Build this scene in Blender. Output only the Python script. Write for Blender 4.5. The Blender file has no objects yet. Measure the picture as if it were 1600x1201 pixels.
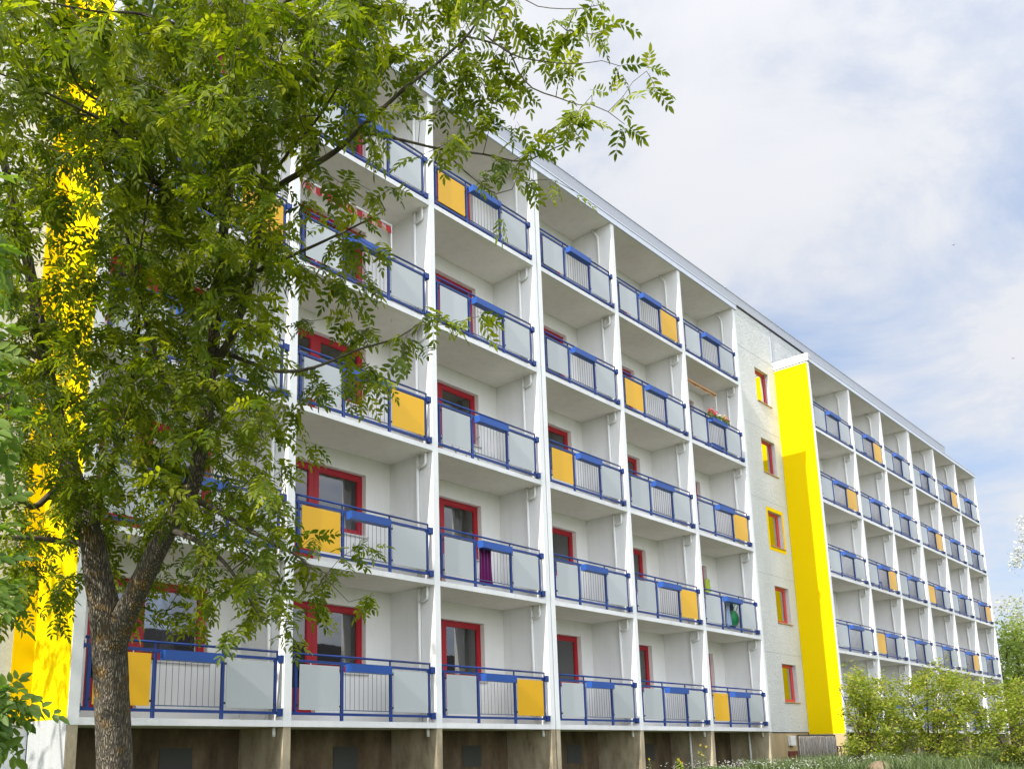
import bpy, math, random
import numpy as np
from mathutils import Vector, Matrix
rnd = random.Random(7)
SC = bpy.context.scene
COL = SC.collection

# ------------------------------------------------------------------ camera
CX, CY, CZ = -8.963, -12.404, -0.434
YAW, PITCH, ROLL, FPX = 0.795253, 0.204013, -0.015735, 1409.39
PX, PY = 683.474, 881.165
def cam_rows():
    f = np.array([math.sin(YAW)*math.cos(PITCH), math.cos(YAW)*math.cos(PITCH), math.sin(PITCH)])
    r = np.array([math.cos(YAW), -math.sin(YAW), 0.0]); u = np.cross(r, f)
    c, s = math.cos(ROLL), math.sin(ROLL)
    return np.array([c*r + s*u, -s*r + c*u, f])
CM = cam_rows(); CP = np.array([CX, CY, CZ])
def at(u, v, D):
    """a point of the place seen in direction (u, v), D metres ahead"""
    return CP + CM.T @ (np.array([(u-PX)/FPX, -(v-PY)/FPX, 1.0])*D)
def at_y(u, v, y):
    d = CM.T @ np.array([(u-PX)/FPX, -(v-PY)/FPX, 1.0]); t = (y-CY)/d[1]
    return CP + d*t
cam = bpy.data.objects.new('camera', bpy.data.cameras.new('camera')); COL.objects.link(cam)
m = Matrix.Identity(4)
for i in range(3):
    m[i][0] = CM[0][i]; m[i][1] = CM[1][i]; m[i][2] = -CM[2][i]; m[i][3] = CP[i]
cam.matrix_world = m
cam.data.sensor_width = 36.0; cam.data.sensor_fit = 'HORIZONTAL'
cam.data.lens = FPX/1600*36
cam.data.shift_x = (800-PX)/1600; cam.data.shift_y = (PY-600.5)/1600
cam.data.clip_start = 0.05; cam.data.clip_end = 6000
SC.camera = cam

# ------------------------------------------------------------------ sky and sun
SUN_DIR = Vector((5.87, 0.43, -3.72)).normalized()      # the way the light travels
SUN_EL = math.asin(-SUN_DIR.z)
to_sun = -SUN_DIR
world = bpy.data.worlds.new('World'); SC.world = world; world.use_nodes = True
wn, wl = world.node_tree.nodes, world.node_tree.links
wn.clear()
wout = wn.new('ShaderNodeOutputWorld')
sky = wn.new('ShaderNodeTexSky'); sky.sky_type = 'NISHITA'; sky.sun_disc = False
sky.sun_elevation = SUN_EL; sky.sun_rotation = math.atan2(to_sun.x, to_sun.y)
sky.air_density = 1.0; sky.dust_density = 1.2; sky.ozone_density = 1.4
bg1 = wn.new('ShaderNodeBackground'); bg1.inputs['Strength'].default_value = 0.13
wl.new(sky.outputs[0], bg1.inputs['Color'])
tc = wn.new('ShaderNodeTexCoord')
sep = wn.new('ShaderNodeSeparateXYZ'); wl.new(tc.outputs['Generated'], sep.inputs[0])
def wmath(op, a, b=None, clamp=False):
    n = wn.new('ShaderNodeMath'); n.operation = op; n.use_clamp = clamp
    for i, x in enumerate((a, b)):
        if x is None: continue
        if isinstance(x, (int, float)): n.inputs[i].default_value = x
        else: wl.new(x, n.inputs[i])
    return n.outputs[0]
zz = wmath('ADD', wmath('MAXIMUM', sep.outputs[2], 0.0), 0.22)
comb = wn.new('ShaderNodeCombineXYZ')
wl.new(wmath('DIVIDE', sep.outputs[0], zz), comb.inputs[0]); wl.new(wmath('DIVIDE', sep.outputs[1], zz), comb.inputs[1])
def wnoise(scale, detail, off, rough=0.55, dist=0.0):
    mp = wn.new('ShaderNodeMapping'); mp.inputs['Location'].default_value = off
    wl.new(comb.outputs[0], mp.inputs[0])
    n = wn.new('ShaderNodeTexNoise'); n.inputs['Scale'].default_value = scale; n.inputs['Detail'].default_value = detail
    n.inputs['Roughness'].default_value = rough; n.inputs['Distortion'].default_value = dist
    wl.new(mp.outputs[0], n.inputs['Vector']); return n.outputs[0]
n1 = wnoise(0.9, 9, (3.1, 1.7, 0), 0.56, 0.3)
n2 = wnoise(3.2, 8, (8.3, 4.1, 0), 0.6, 0.4)
mixv = wmath('ADD', wmath('MULTIPLY', n1, 0.62), wmath('MULTIPLY', n2, 0.38))
ramp = wn.new('ShaderNodeValToRGB'); ramp.color_ramp.elements[0].position = 0.36; ramp.color_ramp.elements[1].position = 0.60
ramp.color_ramp.elements[0].color = (0.62, 0.62, 0.62, 1); ramp.color_ramp.elements[1].color = (1, 1, 1, 1)
ramp.color_ramp.interpolation = 'EASE'
wl.new(mixv, ramp.inputs[0])
cr = wn.new('ShaderNodeValToRGB')
cr.color_ramp.elements[0].position = 0.38; cr.color_ramp.elements[0].color = (0.56, 0.70, 0.98, 1)
cr.color_ramp.elements[1].position = 0.54; cr.color_ramp.elements[1].color = (0.90, 0.92, 0.97, 1)
wl.new(mixv, cr.inputs[0])
# brightness added to the unseen sky behind the viewer, lifting the shaded facade
dp = wn.new('ShaderNodeVectorMath'); dp.operation = 'DOT_PRODUCT'
nrm = wn.new('ShaderNodeVectorMath'); nrm.operation = 'NORMALIZE'; wl.new(tc.outputs['Generated'], nrm.inputs[0])
wl.new(nrm.outputs[0], dp.inputs[0]); dp.inputs[1].default_value = Vector((-0.62, -0.62, 0.48)).normalized()
glow = wmath('POWER', wmath('MULTIPLY', wmath('ADD', dp.outputs['Value'], 1.0), 0.5, True), 3.0)
CLOUD = 0.70
bg2 = wn.new('ShaderNodeBackground'); wl.new(cr.outputs[0], bg2.inputs['Color'])
wl.new(wmath('ADD', wmath('MULTIPLY', glow, 2.25), CLOUD), bg2.inputs['Strength'])
mx = wn.new('ShaderNodeMixShader'); wl.new(ramp.outputs[0], mx.inputs[0])
wl.new(bg1.outputs[0], mx.inputs[1]); wl.new(bg2.outputs[0], mx.inputs[2]); wl.new(mx.outputs[0], wout.inputs[0])

sun = bpy.data.objects.new('sun', bpy.data.lights.new('sun', 'SUN')); COL.objects.link(sun)
sun.data.energy = 4.6; sun.data.angle = math.radians(0.6); sun.data.color = (1.0, 0.97, 0.92)
sun.rotation_mode = 'QUATERNION'; sun.rotation_quaternion = SUN_DIR.to_track_quat('-Z', 'Y')
sun.location = (-40, -10, 30)
SC.view_settings.view_transform = 'Standard'; SC.view_settings.look = 'None'
SC.view_settings.exposure = 0.34; SC.view_settings.gamma = 1.0

# ------------------------------------------------------------------ materials
def srgb(r, g, b):
    f = lambda c: ((c/255+0.055)/1.055)**2.4 if c/255 > 0.04045 else c/255/12.92
    return (f(r), f(g), f(b))
class Mat:
    def __init__(s, name):
        s.m = bpy.data.materials.new(name); s.m.use_nodes = True
        s.n, s.l = s.m.node_tree.nodes, s.m.node_tree.links
        s.b = s.n['Principled BSDF']; s.out = s.n['Material Output']
        s.tc = s.n.new('ShaderNodeTexCoord')
    def noise(s, scale, detail=5, rough=0.6, sc=(1, 1, 1), coord='Object', off=(0, 0, 0)):
        mp = s.n.new('ShaderNodeMapping'); mp.inputs['Scale'].default_value = sc; mp.inputs['Location'].default_value = off
        s.l.new(s.tc.outputs[coord], mp.inputs[0])
        t = s.n.new('ShaderNodeTexNoise'); t.inputs['Scale'].default_value = scale
        t.inputs['Detail'].default_value = detail; t.inputs['Roughness'].default_value = rough
        s.l.new(mp.outputs[0], t.inputs['Vector']); return t.outputs[0]
    def voro(s, scale, sc=(1, 1, 1), feature='F1', coord='Object', src=None):
        mp = s.n.new('ShaderNodeMapping'); mp.inputs['Scale'].default_value = sc
        s.l.new(src or s.tc.outputs[coord], mp.inputs[0])
        t = s.n.new('ShaderNodeTexVoronoi'); t.feature = feature; t.inputs['Scale'].default_value = scale
        s.l.new(mp.outputs[0], t.inputs['Vector']); return t.outputs['Distance']
    def ramp(s, src, stops, ease=False):
        r = s.n.new('ShaderNodeValToRGB'); e = r.color_ramp.elements
        while len(e) < len(stops): e.new(0.5)
        for el, (p, c) in zip(e, stops):
            el.position = p; el.color = (*c, 1) if len(c) == 3 else c
        s.l.new(src, r.inputs[0]); return r.outputs[0]
    def mix(s, fac, a, b, typ='MIX'):
        x = s.n.new('ShaderNodeMix'); x.data_type = 'RGBA'; x.blend_type = typ
        for sock, v in ((x.inputs[0], fac), (x.inputs[6], a), (x.inputs[7], b)):
            if isinstance(v, (int, float)): sock.default_value = v
            elif isinstance(v, tuple): sock.default_value = (*v, 1)
            else: s.l.new(v, sock)
        return x.outputs[2]
    def math(s, op, a, b=None):
        n = s.n.new('ShaderNodeMath'); n.operation = op
        for i, x in enumerate((a, b)):
            if x is None: continue
            if isinstance(x, (int, float)): n.inputs[i].default_value = x
            else: s.l.new(x, n.inputs[i])
        return n.outputs[0]
    def color(s, v):
        if isinstance(v, tuple): s.b.inputs['Base Color'].default_value = (*v, 1)
        else: s.l.new(v, s.b.inputs['Base Color'])
    def rough(s, v):
        if isinstance(v, (int, float)): s.b.inputs['Roughness'].default_value = v
        else: s.l.new(v, s.b.inputs['Roughness'])
    def bump(s, h, strength, dist):
        n = s.n.new('ShaderNodeBump'); n.inputs['Strength'].default_value = strength; n.inputs['Distance'].default_value = dist
        s.l.new(h, n.inputs['Height']); s.l.new(n.outputs[0], s.b.inputs['Normal'])

def paint_mat(name, col, dirt=(0.55, 0.52, 0.46), amt=0.35, rough=0.8, bump=0.25, bscale=35, coord='Object', bd=0.004):
    M = Mat(name)
    big = M.ramp(M.noise(1.3, 6, 0.65, (1, 1, 0.6), coord), [(0.38, (0, 0, 0)), (0.75, (1, 1, 1))])
    streak = M.ramp(M.noise(3.0, 4, 0.6, (1.6, 1.6, 0.12), coord, (3, 2, 1)), [(0.50, (0, 0, 0)), (0.8, (1, 1, 1))])
    drip = M.ramp(M.noise(7.0, 3, 0.6, (1.5, 1.5, 0.07), coord, (7, 1, 4)), [(0.60, (0, 0, 0)), (0.78, (1, 1, 1))])
    f = M.math('MULTIPLY', M.math('ADD', M.math('ADD', M.math('MULTIPLY', big, 0.5), M.math('MULTIPLY', streak, 0.5)), M.math('MULTIPLY', drip, 0.45)), amt)
    M.color(M.mix(f, col, tuple(c*d for c, d in zip(col, dirt))))
    M.rough(rough); M.bump(M.noise(bscale, 6, 0.7, (1, 1, 1), coord), bump, bd)
    M.b.inputs['Specular IOR Level'].default_value = 0.12 if rough > 0.7 else 0.4
    return M.m
W = {}
W['white'] = paint_mat('white_wall_paint', (0.83, 0.82, 0.79), amt=0.30, bump=0.5, bscale=22, bd=0.006)
W['ceiling'] = paint_mat('white_ceiling_paint', (0.87, 0.82, 0.765), amt=0.35, bump=0.2)
W['niche'] = paint_mat('warm_white_loggia_paint', (0.88, 0.86, 0.81), amt=0.2, bump=0.3)
W['slab'] = paint_mat('white_slab_edge_paint', (0.80, 0.79, 0.77), amt=0.5, bump=0.6, bscale=16, bd=0.008)
M = Mat('rough_grey_render')
g = M.noise(7, 5, 0.7); g2 = M.noise(1.1, 4, 0.6, (1, 1, 0.5))
M.color(M.mix(M.ramp(g2, [(0.35, (0, 0, 0)), (0.7, (1, 1, 1))]), (0.60, 0.61, 0.575), (0.69, 0.69, 0.655)))
M.rough(0.95); M.bump(M.math('ADD', g, M.math('MULTIPLY', M.noise(26, 3, 0.7), 0.6)), 1.0, 0.05)
W['render'] = M.m
W['render_white'] = paint_mat('rough_white_render', (0.62, 0.65, 0.68), amt=0.3, bump=1.0, bscale=28, bd=0.012)
W['plinth_grey'] = paint_mat('pale_grey_plinth_paint', (0.44, 0.45, 0.44), amt=0.5, bump=0.8, bscale=24, bd=0.01)
W['yellow'] = paint_mat('yellow_wall_paint', (0.86, 0.61, 0.004), dirt=(0.93, 0.88, 0.8), amt=0.3, rough=0.85, bump=0.2)
W['yellow'].node_tree.nodes['Principled BSDF'].inputs['Specular IOR Level'].default_value = 0.0
W['orange'] = paint_mat('orange_yellow_panel', (0.80, 0.43, 0.010), dirt=(0.95, 0.9, 0.9), amt=0.3, rough=0.32, bump=0.02)
W['grey_panel'] = paint_mat('light_grey_panel', (0.47, 0.49, 0.48), dirt=(0.94, 0.94, 0.92), amt=0.4, rough=0.35, bump=0.02)
W['blue'] = paint_mat('blue_gloss_paint', (0.012, 0.042, 0.19), dirt=(0.7, 0.7, 0.8), amt=0.3, rough=0.38, bump=0.05)
W['blue_box'] = paint_mat('blue_planter_paint', (0.022, 0.085, 0.33), dirt=(0.7, 0.75, 0.85), amt=0.35, rough=0.4, bump=0.05)
W['black'] = paint_mat('black_clip', (0.02, 0.02, 0.022), amt=0.1, rough=0.5, bump=0.05)
W['bar'] = paint_mat('dark_bar_paint', (0.06, 0.095, 0.20), amt=0.1, rough=0.45, bump=0.05)
W['red'] = paint_mat('red_window_frame', (0.40, 0.010, 0.018), dirt=(0.75, 0.8, 0.8), amt=0.35, rough=0.4, bump=0.05)
W['red_pale'] = paint_mat('salmon_red_frame', (0.58, 0.06, 0.045), dirt=(0.8, 0.8, 0.8), amt=0.35, rough=0.45, bump=0.05)
W['sill'] = paint_mat('metal_sill', (0.62, 0.60, 0.56), amt=0.3, rough=0.5, bump=0.05)
W['ochre_sill'] = paint_mat('ochre_sill', (0.50, 0.33, 0.15), amt=0.3, rough=0.6, bump=0.1)
W['pipe'] = paint_mat('white_plastic_pipe', (0.80, 0.79, 0.75), amt=0.35, rough=0.5, bump=0.03)
W['metal'] = paint_mat('grey_roof_flashing', (0.42, 0.43, 0.46), dirt=(0.85, 0.86, 0.88), amt=0.5, rough=0.5, bump=0.06)
W['metal_light'] = paint_mat('pale_fascia_metal', (0.62, 0.64, 0.70), dirt=(0.9, 0.9, 0.92), amt=0.4, rough=0.5, bump=0.06)
W['dark'] = paint_mat('dark_gap', (0.05, 0.05, 0.06), amt=0.1, rough=0.9)
W['interior'] = paint_mat('room_interior', (0.20, 0.19, 0.18), amt=0.4, rough=0.9)
M = Mat('stained_brown_concrete')
a = M.noise(2.2, 8, 0.68, (1, 1, 0.45)); b_ = M.noise(14, 5, 0.7)
M.color(M.mix(M.ramp(M.noise(1.0, 6, 0.6, (2.2, 2.2, 0.2), off=(5, 0, 0)), [(0.45, (0, 0, 0)), (0.72, (0.75, 0.75, 0.75))]),
    M.ramp(a, [(0.30, (0.055, 0.037, 0.018)), (0.5, (0.135, 0.095, 0.050)), (0.72, (0.24, 0.18, 0.105))]), (0.09, 0.06, 0.04)))
M.rough(0.95); M.bump(b_, 0.6, 0.01); W['concrete'] = M.m
M = Mat('pale_pier_concrete')
a = M.noise(3.2, 8, 0.68, (1, 1, 0.35))
M.color(M.ramp(a, [(0.28, (0.17, 0.13, 0.08)), (0.5, (0.38, 0.31, 0.20)), (0.75, (0.52, 0.44, 0.31))]))
M.rough(0.95); M.bump(M.noise(20, 5, 0.7), 0.6, 0.012); W['pier'] = M.m
W['beige'] = paint_mat('beige_plinth_render', (0.47, 0.36, 0.20), dirt=(0.55, 0.5, 0.45), amt=0.7, bump=0.6, bscale=30)
W['grille'] = paint_mat('cellar_grille', (0.07, 0.07, 0.06), amt=0.4, rough=0.7, bump=0.4)
W['plastic_white'] = paint_mat('white_box_plastic', (0.78, 0.78, 0.76), amt=0.2, rough=0.5, bump=0.02)
W['cellar_red'] = paint_mat('brown_red_door', (0.15, 0.035, 0.025), amt=0.4, rough=0.6, bump=0.1)

def glass_mat(name, refl=1.0, tint=(0.5, 0.53, 0.55), ior=1.75):
    M = Mat(name); n, l = M.n, M.l
    fr = n.new('ShaderNodeFresnel'); fr.inputs['IOR'].default_value = ior
    gl = n.new('ShaderNodeBsdfGlossy'); gl.inputs['Roughness'].default_value = 0.015
    tr = n.new('ShaderNodeBsdfTransparent'); tr.inputs['Color'].default_value = (*tint, 1)
    bp = n.new('ShaderNodeBump'); bp.inputs['Strength'].default_value = 0.05; bp.inputs['Distance'].default_value = 0.02
    l.new(M.noise(1.4, 2), bp.inputs['Height']); l.new(bp.outputs[0], gl.inputs['Normal'])
    mx = n.new('ShaderNodeMixShader'); l.new(M.math('MULTIPLY', fr.outputs[0], refl), mx.inputs[0])
    l.new(tr.outputs[0], mx.inputs[1]); l.new(gl.outputs[0], mx.inputs[2]); l.new(mx.outputs[0], M.out.inputs[0])
    n.remove(M.b); return M.m
W['glass'] = glass_mat('window_glass', 1.6, (0.6, 0.63, 0.66), 2.0)
W['glass_stair'] = glass_mat('stair_window_glass', 3.0, (0.3, 0.3, 0.3), 2.3)
M = Mat('curtain_fabric'); M.color((0.75, 0.74, 0.72)); M.rough(0.9); M.b.inputs['Subsurface Weight'].default_value = 0.0
M.bump(M.noise(20, 3, 0.5, (3, 3, 0.1)), 0.3, 0.01); W['curtain'] = M.m

def vary(mat, lo=0.9, hi=1.0):
    n, l = mat.node_tree.nodes, mat.node_tree.links; b = n['Principled BSDF']; src = b.inputs['Base Color'].links[0].from_socket
    oi = n.new('ShaderNodeObjectInfo'); mr = n.new('ShaderNodeMapRange'); mr.inputs['To Min'].default_value = lo; mr.inputs['To Max'].default_value = hi
    l.new(oi.outputs['Random'], mr.inputs['Value']); v = n.new('ShaderNodeVectorMath'); v.operation = 'SCALE'
    l.new(src, v.inputs[0]); l.new(mr.outputs[0], v.inputs['Scale']); l.new(v.outputs[0], b.inputs['Base Color'])
for k in ('grey_panel', 'orange', 'blue_box', 'niche', 'slab', 'curtain'):
    if W[k].node_tree.nodes['Principled BSDF'].inputs['Base Color'].links: vary(W[k], 0.88 if k != 'niche' else 0.95, 1.03 if k != 'niche' else 1.0)
def leaf_mat(name, c1, c2, c3, trans=0.5, tcol=(1.35, 1.55, 0.5)):
    M = Mat(name); n, l = M.n, M.l
    at_ = n.new('ShaderNodeAttribute'); at_.attribute_name = 'tint'; at_.attribute_type = 'GEOMETRY'
    col = M.ramp(at_.outputs['Fac'], [(0.0, c1), (0.5, c2), (1.0, c3)])
    M.color(col); M.rough(0.5); M.b.inputs['Specular IOR Level'].default_value = 0.35
    t = n.new('ShaderNodeBsdfTranslucent'); l.new(M.mix(1.0, col, tcol, 'MULTIPLY'), t.inputs['Color'])
    mx = n.new('ShaderNodeMixShader'); mx.inputs[0].default_value = trans
    l.new(M.b.outputs[0], mx.inputs[1]); l.new(t.outputs[0], mx.inputs[2]); l.new(mx.outputs[0], M.out.inputs[0])
    return M.m
W['leaf'] = leaf_mat('ash_leaf', (0.070, 0.112, 0.008), (0.166, 0.208, 0.010), (0.345, 0.355, 0.022), 0.54, (1.5, 1.55, 0.40))
W['leaf_near'] = leaf_mat('locust_leaf', (0.07, 0.125, 0.022), (0.125, 0.195, 0.03), (0.20, 0.27, 0.05), 0.45)
W['leaf_shrub'] = leaf_mat('shrub_leaf', (0.12, 0.16, 0.02), (0.28, 0.335, 0.035), (0.46, 0.38, 0.06), 0.45)
W['leaf_far'] = leaf_mat('far_tree_leaf', (0.11, 0.15, 0.03), (0.22, 0.28, 0.05), (0.36, 0.40, 0.10), 0.4)
W['leaf_pale'] = leaf_mat('pale_tree_leaf', (0.20, 0.23, 0.11), (0.40, 0.42, 0.27), (0.62, 0.62, 0.50), 0.35, (1.1, 1.15, 0.9))
W['blossom'] = leaf_mat('white_blossom', (0.45, 0.48, 0.38), (0.72, 0.72, 0.66), (0.80, 0.80, 0.76), 0.3, (1, 1, 0.9))
W['grass'] = leaf_mat('grass_blade', (0.075, 0.11, 0.040), (0.14, 0.19, 0.065), (0.29, 0.31, 0.14), 0.35, (1.2, 1.3, 0.6))
W['petal_white'] = leaf_mat('white_petal', (0.6, 0.6, 0.5), (0.75, 0.75, 0.68), (0.8, 0.8, 0.75), 0.2, (1, 1, 0.9))
W['petal_yellow'] = leaf_mat('yellow_petal', (0.7, 0.5, 0.01), (0.8, 0.6, 0.02), (0.85, 0.65, 0.03), 0.25, (1, 1, 0.5))
M = Mat('furrowed_bark')
warp = M.n.new('ShaderNodeVectorMath'); warp.operation = 'ADD'
nz = M.n.new('ShaderNodeTexNoise'); nz.inputs['Scale'].default_value = 7; nz.inputs['Detail'].default_value = 3
M.l.new(M.tc.outputs['Object'], nz.inputs['Vector'])
scl = M.n.new('ShaderNodeVectorMath'); scl.operation = 'SCALE'; scl.inputs['Scale'].default_value = 0.06; M.l.new(nz.outputs['Color'], scl.inputs[0])
M.l.new(M.tc.outputs['Object'], warp.inputs[0]); M.l.new(scl.outputs[0], warp.inputs[1])
v = M.voro(52, (1, 1, 0.11), 'DISTANCE_TO_EDGE', src=warp.outputs[0])
ridge = M.ramp(v, [(0.0, (0, 0, 0)), (0.34, (1, 1, 1))])
lich = M.ramp(M.noise(5.0, 6, 0.7, off=(2, 0, 0)), [(0.54, (0, 0, 0)), (0.64, (1, 1, 1))])
wood = M.mix(ridge, (0.035, 0.028, 0.020), M.ramp(M.noise(16, 5, 0.7), [(0.3, (0.17, 0.135, 0.095)), (0.7, (0.40, 0.33, 0.23))]))
M.color(M.mix(M.math('MULTIPLY', lich, 0.75), wood, M.mix(ridge, (0.10, 0.05, 0.01), (0.42, 0.24, 0.035))))
M.rough(0.95); M.bump(M.math('ADD', ridge, M.math('MULTIPLY', M.noise(40, 4, 0.7), 0.35)), 1.0, 0.022); W['bark'] = M.m
M = Mat('twig_bark'); M.color(M.ramp(M.noise(8, 4), [(0.3, (0.035, 0.028, 0.02)), (0.7, (0.11, 0.09, 0.055))])); M.rough(0.9); W['twig'] = M.m
M = Mat('reddish_twig'); M.color(M.ramp(M.noise(8, 4), [(0.3, (0.06, 0.03, 0.02)), (0.7, (0.17, 0.09, 0.05))])); M.rough(0.9); W['twig_red'] = M.m

# ------------------------------------------------------------------ helpers
class MB:
    """collects boxes, quads, tubes and makes them one mesh object"""
    def __init__(s): s.v = []; s.f = []; s.mi = []; s.smooth = []
    def quad_faces(s, vs, fs, mi=0, sm=False):
        o = len(s.v); s.v += [tuple(map(float, p)) for p in vs]
        for f in fs: s.f.append(tuple(o+i for i in f)); s.mi.append(mi); s.smooth.append(sm)
    def box(s, x0, x1, y0, y1, z0, z1, mi=0, b=0.0):
        if b > 0:
            # chamfer the vertical and front edges lightly
            vs = []; 
            for z, k in ((z0, b), (z0+b, 0), (z1-b, 0), (z1, b)):
                vs += [(x0+k+ (b if k == 0 else 0), y0+k, z), (x1-k-(b if k == 0 else 0), y0+k, z), (x1-k, y0+k+(b if k == 0 else 0), z), (x1-k, y1-k-(b if k == 0 else 0), z),
                       (x1-k-(b if k == 0 else 0), y1-k, z), (x0+k+(b if k == 0 else 0), y1-k, z), (x0+k, y1-k-(b if k == 0 else 0), z), (x0+k, y0+k+(b if k == 0 else 0), z)]
            fs = [(7, 6, 5, 4, 3, 2, 1, 0), (24, 25, 26, 27, 28, 29, 30, 31)]
            for r in range(3):
                for i in range(8): fs.append((r*8+i, r*8+(i+1) % 8, r*8+8+(i+1) % 8, r*8+8+i))
            s.quad_faces(vs, fs, mi); return
        vs = [(x0, y0, z0), (x1, y0, z0), (x1, y1, z0), (x0, y1, z0), (x0, y0, z1), (x1, y0, z1), (x1, y1, z1), (x0, y1, z1)]
        s.quad_faces(vs, [(3, 2, 1, 0), (4, 5, 6, 7), (0, 1, 5, 4), (1, 2, 6, 5), (2, 3, 7, 6), (3, 0, 4, 7)], mi)
    def tube(s, pts, radii, n=8, mi=0, cap=True):
        pts = [np.array(p, float) for p in pts]
        if not hasattr(radii, '__len__'): radii = [radii]*len(pts)
        up = None; rings = []
        for i, p in enumerate(pts):
            d = (pts[min(i+1, len(pts)-1)]-pts[max(i-1, 0)]); d /= (np.linalg.norm(d)+1e-9)
            if up is None:
                up = np.array([1.0, 0, 0]) if abs(d[0]) < 0.8 else np.array([0, 1.0, 0])
            a = up - d*np.dot(up, d); a /= (np.linalg.norm(a)+1e-9); up = a; b = np.cross(d, a)
            rings.append([p + radii[i]*(math.cos(2*math.pi*k/n)*a+math.sin(2*math.pi*k/n)*b) for k in range(n)])
        vs = [q for r in rings for q in r]
        fs = [(i*n+k, i*n+(k+1) % n, (i+1)*n+(k+1) % n, (i+1)*n+k) for i in range(len(pts)-1) for k in range(n)]
        if cap: fs += [tuple(range(n))[::-1], tuple((len(pts)-1)*n+k for k in range(n))]
        s.quad_faces(vs, fs, mi, True)
    def mesh(s, name, mats):
        me = bpy.data.meshes.new(name); me.from_pydata(s.v, [], s.f); me.update()
        for mm in (mats if isinstance(mats, (list, tuple)) else [mats]): me.materials.append(mm)
        me.polygons.foreach_set('material_index', s.mi); me.polygons.foreach_set('use_smooth', s.smooth); return me
    def build(s, name, mats, parent=None, loc=None):
        o = bpy.data.objects.new(name, s.mesh(name, mats)); COL.objects.link(o)
        if parent is not None: o.parent = parent; o.location = Vector(loc or (0, 0, 0)) - world_loc(parent)
        elif loc: o.location = loc
        return o
def world_loc(o):
    v = Vector(o.location)
    while o.parent: o = o.parent; v += Vector(o.location)
    return v
def thing(name, label, cat, loc, group=None):
    o = bpy.data.objects.new(name, None); COL.objects.link(o); o.location = loc; o.empty_display_size = 0.3
    return tag(o, label, cat, group)
def tag(o, label=None, cat=None, group=None, kind=None):
    if label: o['label'] = label
    if cat: o['category'] = cat
    if group: o['group'] = group
    if kind: o['kind'] = kind
    return o
def put(mesh, name, parent, world, sx=1.0, label=None):
    """object sharing a mesh, placed at a world point (parents are never scaled or turned)"""
    o = bpy.data.objects.new(name, mesh); COL.objects.link(o); o.parent = parent
    o.location = Vector(world) - world_loc(parent); o.scale = (sx, 1, 1)
    if label: o['label'] = label
    return o

# ------------------------------------------------------------------ ground
def sstep(a, b, x):
    t = np.clip((x-a)/(b-a), 0, 1); return t*t*(3-2*t)
def ground_z(x, y):
    x = np.asarray(x, float); y = np.asarray(y, float)
    z = -2.03 + 0.93*sstep(-11.0, -4.0, y)
    z = z + 0.11*np.exp(-((x-24)/14.0)**2 - ((y+4.6)/2.2)**2)
    z = z + 0.05*np.sin(x*0.9+1)*np.sin(y*1.1) * (1-sstep(-2.0, -0.5, y))
    return z
xs = np.unique(np.concatenate([np.linspace(-20, 60, 161), np.linspace(-400, -20, 12), np.linspace(60, 600, 14), np.array([-3000, 3000])]))
ys = np.unique(np.concatenate([np.linspace(-16, 2, 60), np.linspace(-500, -16, 14), np.linspace(2, 500, 10), np.array([-3000, 3000])]))
gx, gy = np.meshgrid(xs, ys); gz = ground_z(gx, gy)
vs = np.stack([gx.ravel(), gy.ravel(), gz.ravel()], 1); nx = len(xs)
fs = [(j*nx+i, j*nx+i+1, (j+1)*nx+i+1, (j+1)*nx+i) for j in range(len(ys)-1) for i in range(nx-1)]
me = bpy.data.meshes.new('ground'); me.from_pydata(vs.tolist(), [], fs); me.polygons.foreach_set('use_smooth', [True]*len(fs))
M = Mat('lawn_soil')
M.color(M.ramp(M.noise(0.9, 8, 0.7), [(0.3, (0.10, 0.08, 0.045)), (0.48, (0.085, 0.11, 0.035)), (0.7, (0.13, 0.16, 0.055))]))
M.rough(0.95); M.bump(M.noise(12, 6, 0.7), 0.8, 0.05); me.materials.append(M.m)
o = bpy.data.objects.new('ground', me); COL.objects.link(o); tag(o, kind='structure')

# ------------------------------------------------------------------ the apartment building
H = 2.8; T = 0.16; DEP = 1.3
ROOT = thing('apartment_building', 'long white five storey apartment block with blue balcony railings and yellow wing walls', 'apartment building', (21.0, 1.3, -1.1))
PB = -1.35
def part(mb, name, mats, label=None, parent=None):
    o = mb.build(name, mats, parent or ROOT)
    if label: o['label'] = label
    return o
# bays: (inner left x, inner right x)
FINS1 = [-3.6, 0.0, 3.6, (7.2, 7.385), 10.8, 14.4, 18.0]
FINS2 = [24.03, 28.05, 31.65, (35.25, 35.435), 39.02, 42.62, 46.22]
def bays(fins):
    out = []
    for a, b in zip(fins[:-1], fins[1:]):
        xl = (a[1]+0.145) if isinstance(a, tuple) else a+T
        xr = b[0] if isinstance(b, tuple) else b
        out.append((xl, xr))
    return out
B1, B2 = bays(FINS1), bays(FINS2)
ALL = [(0, i, b) for i, b in enumerate(B1)] + [(1, i, b) for i, b in enumerate(B2)]

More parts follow.
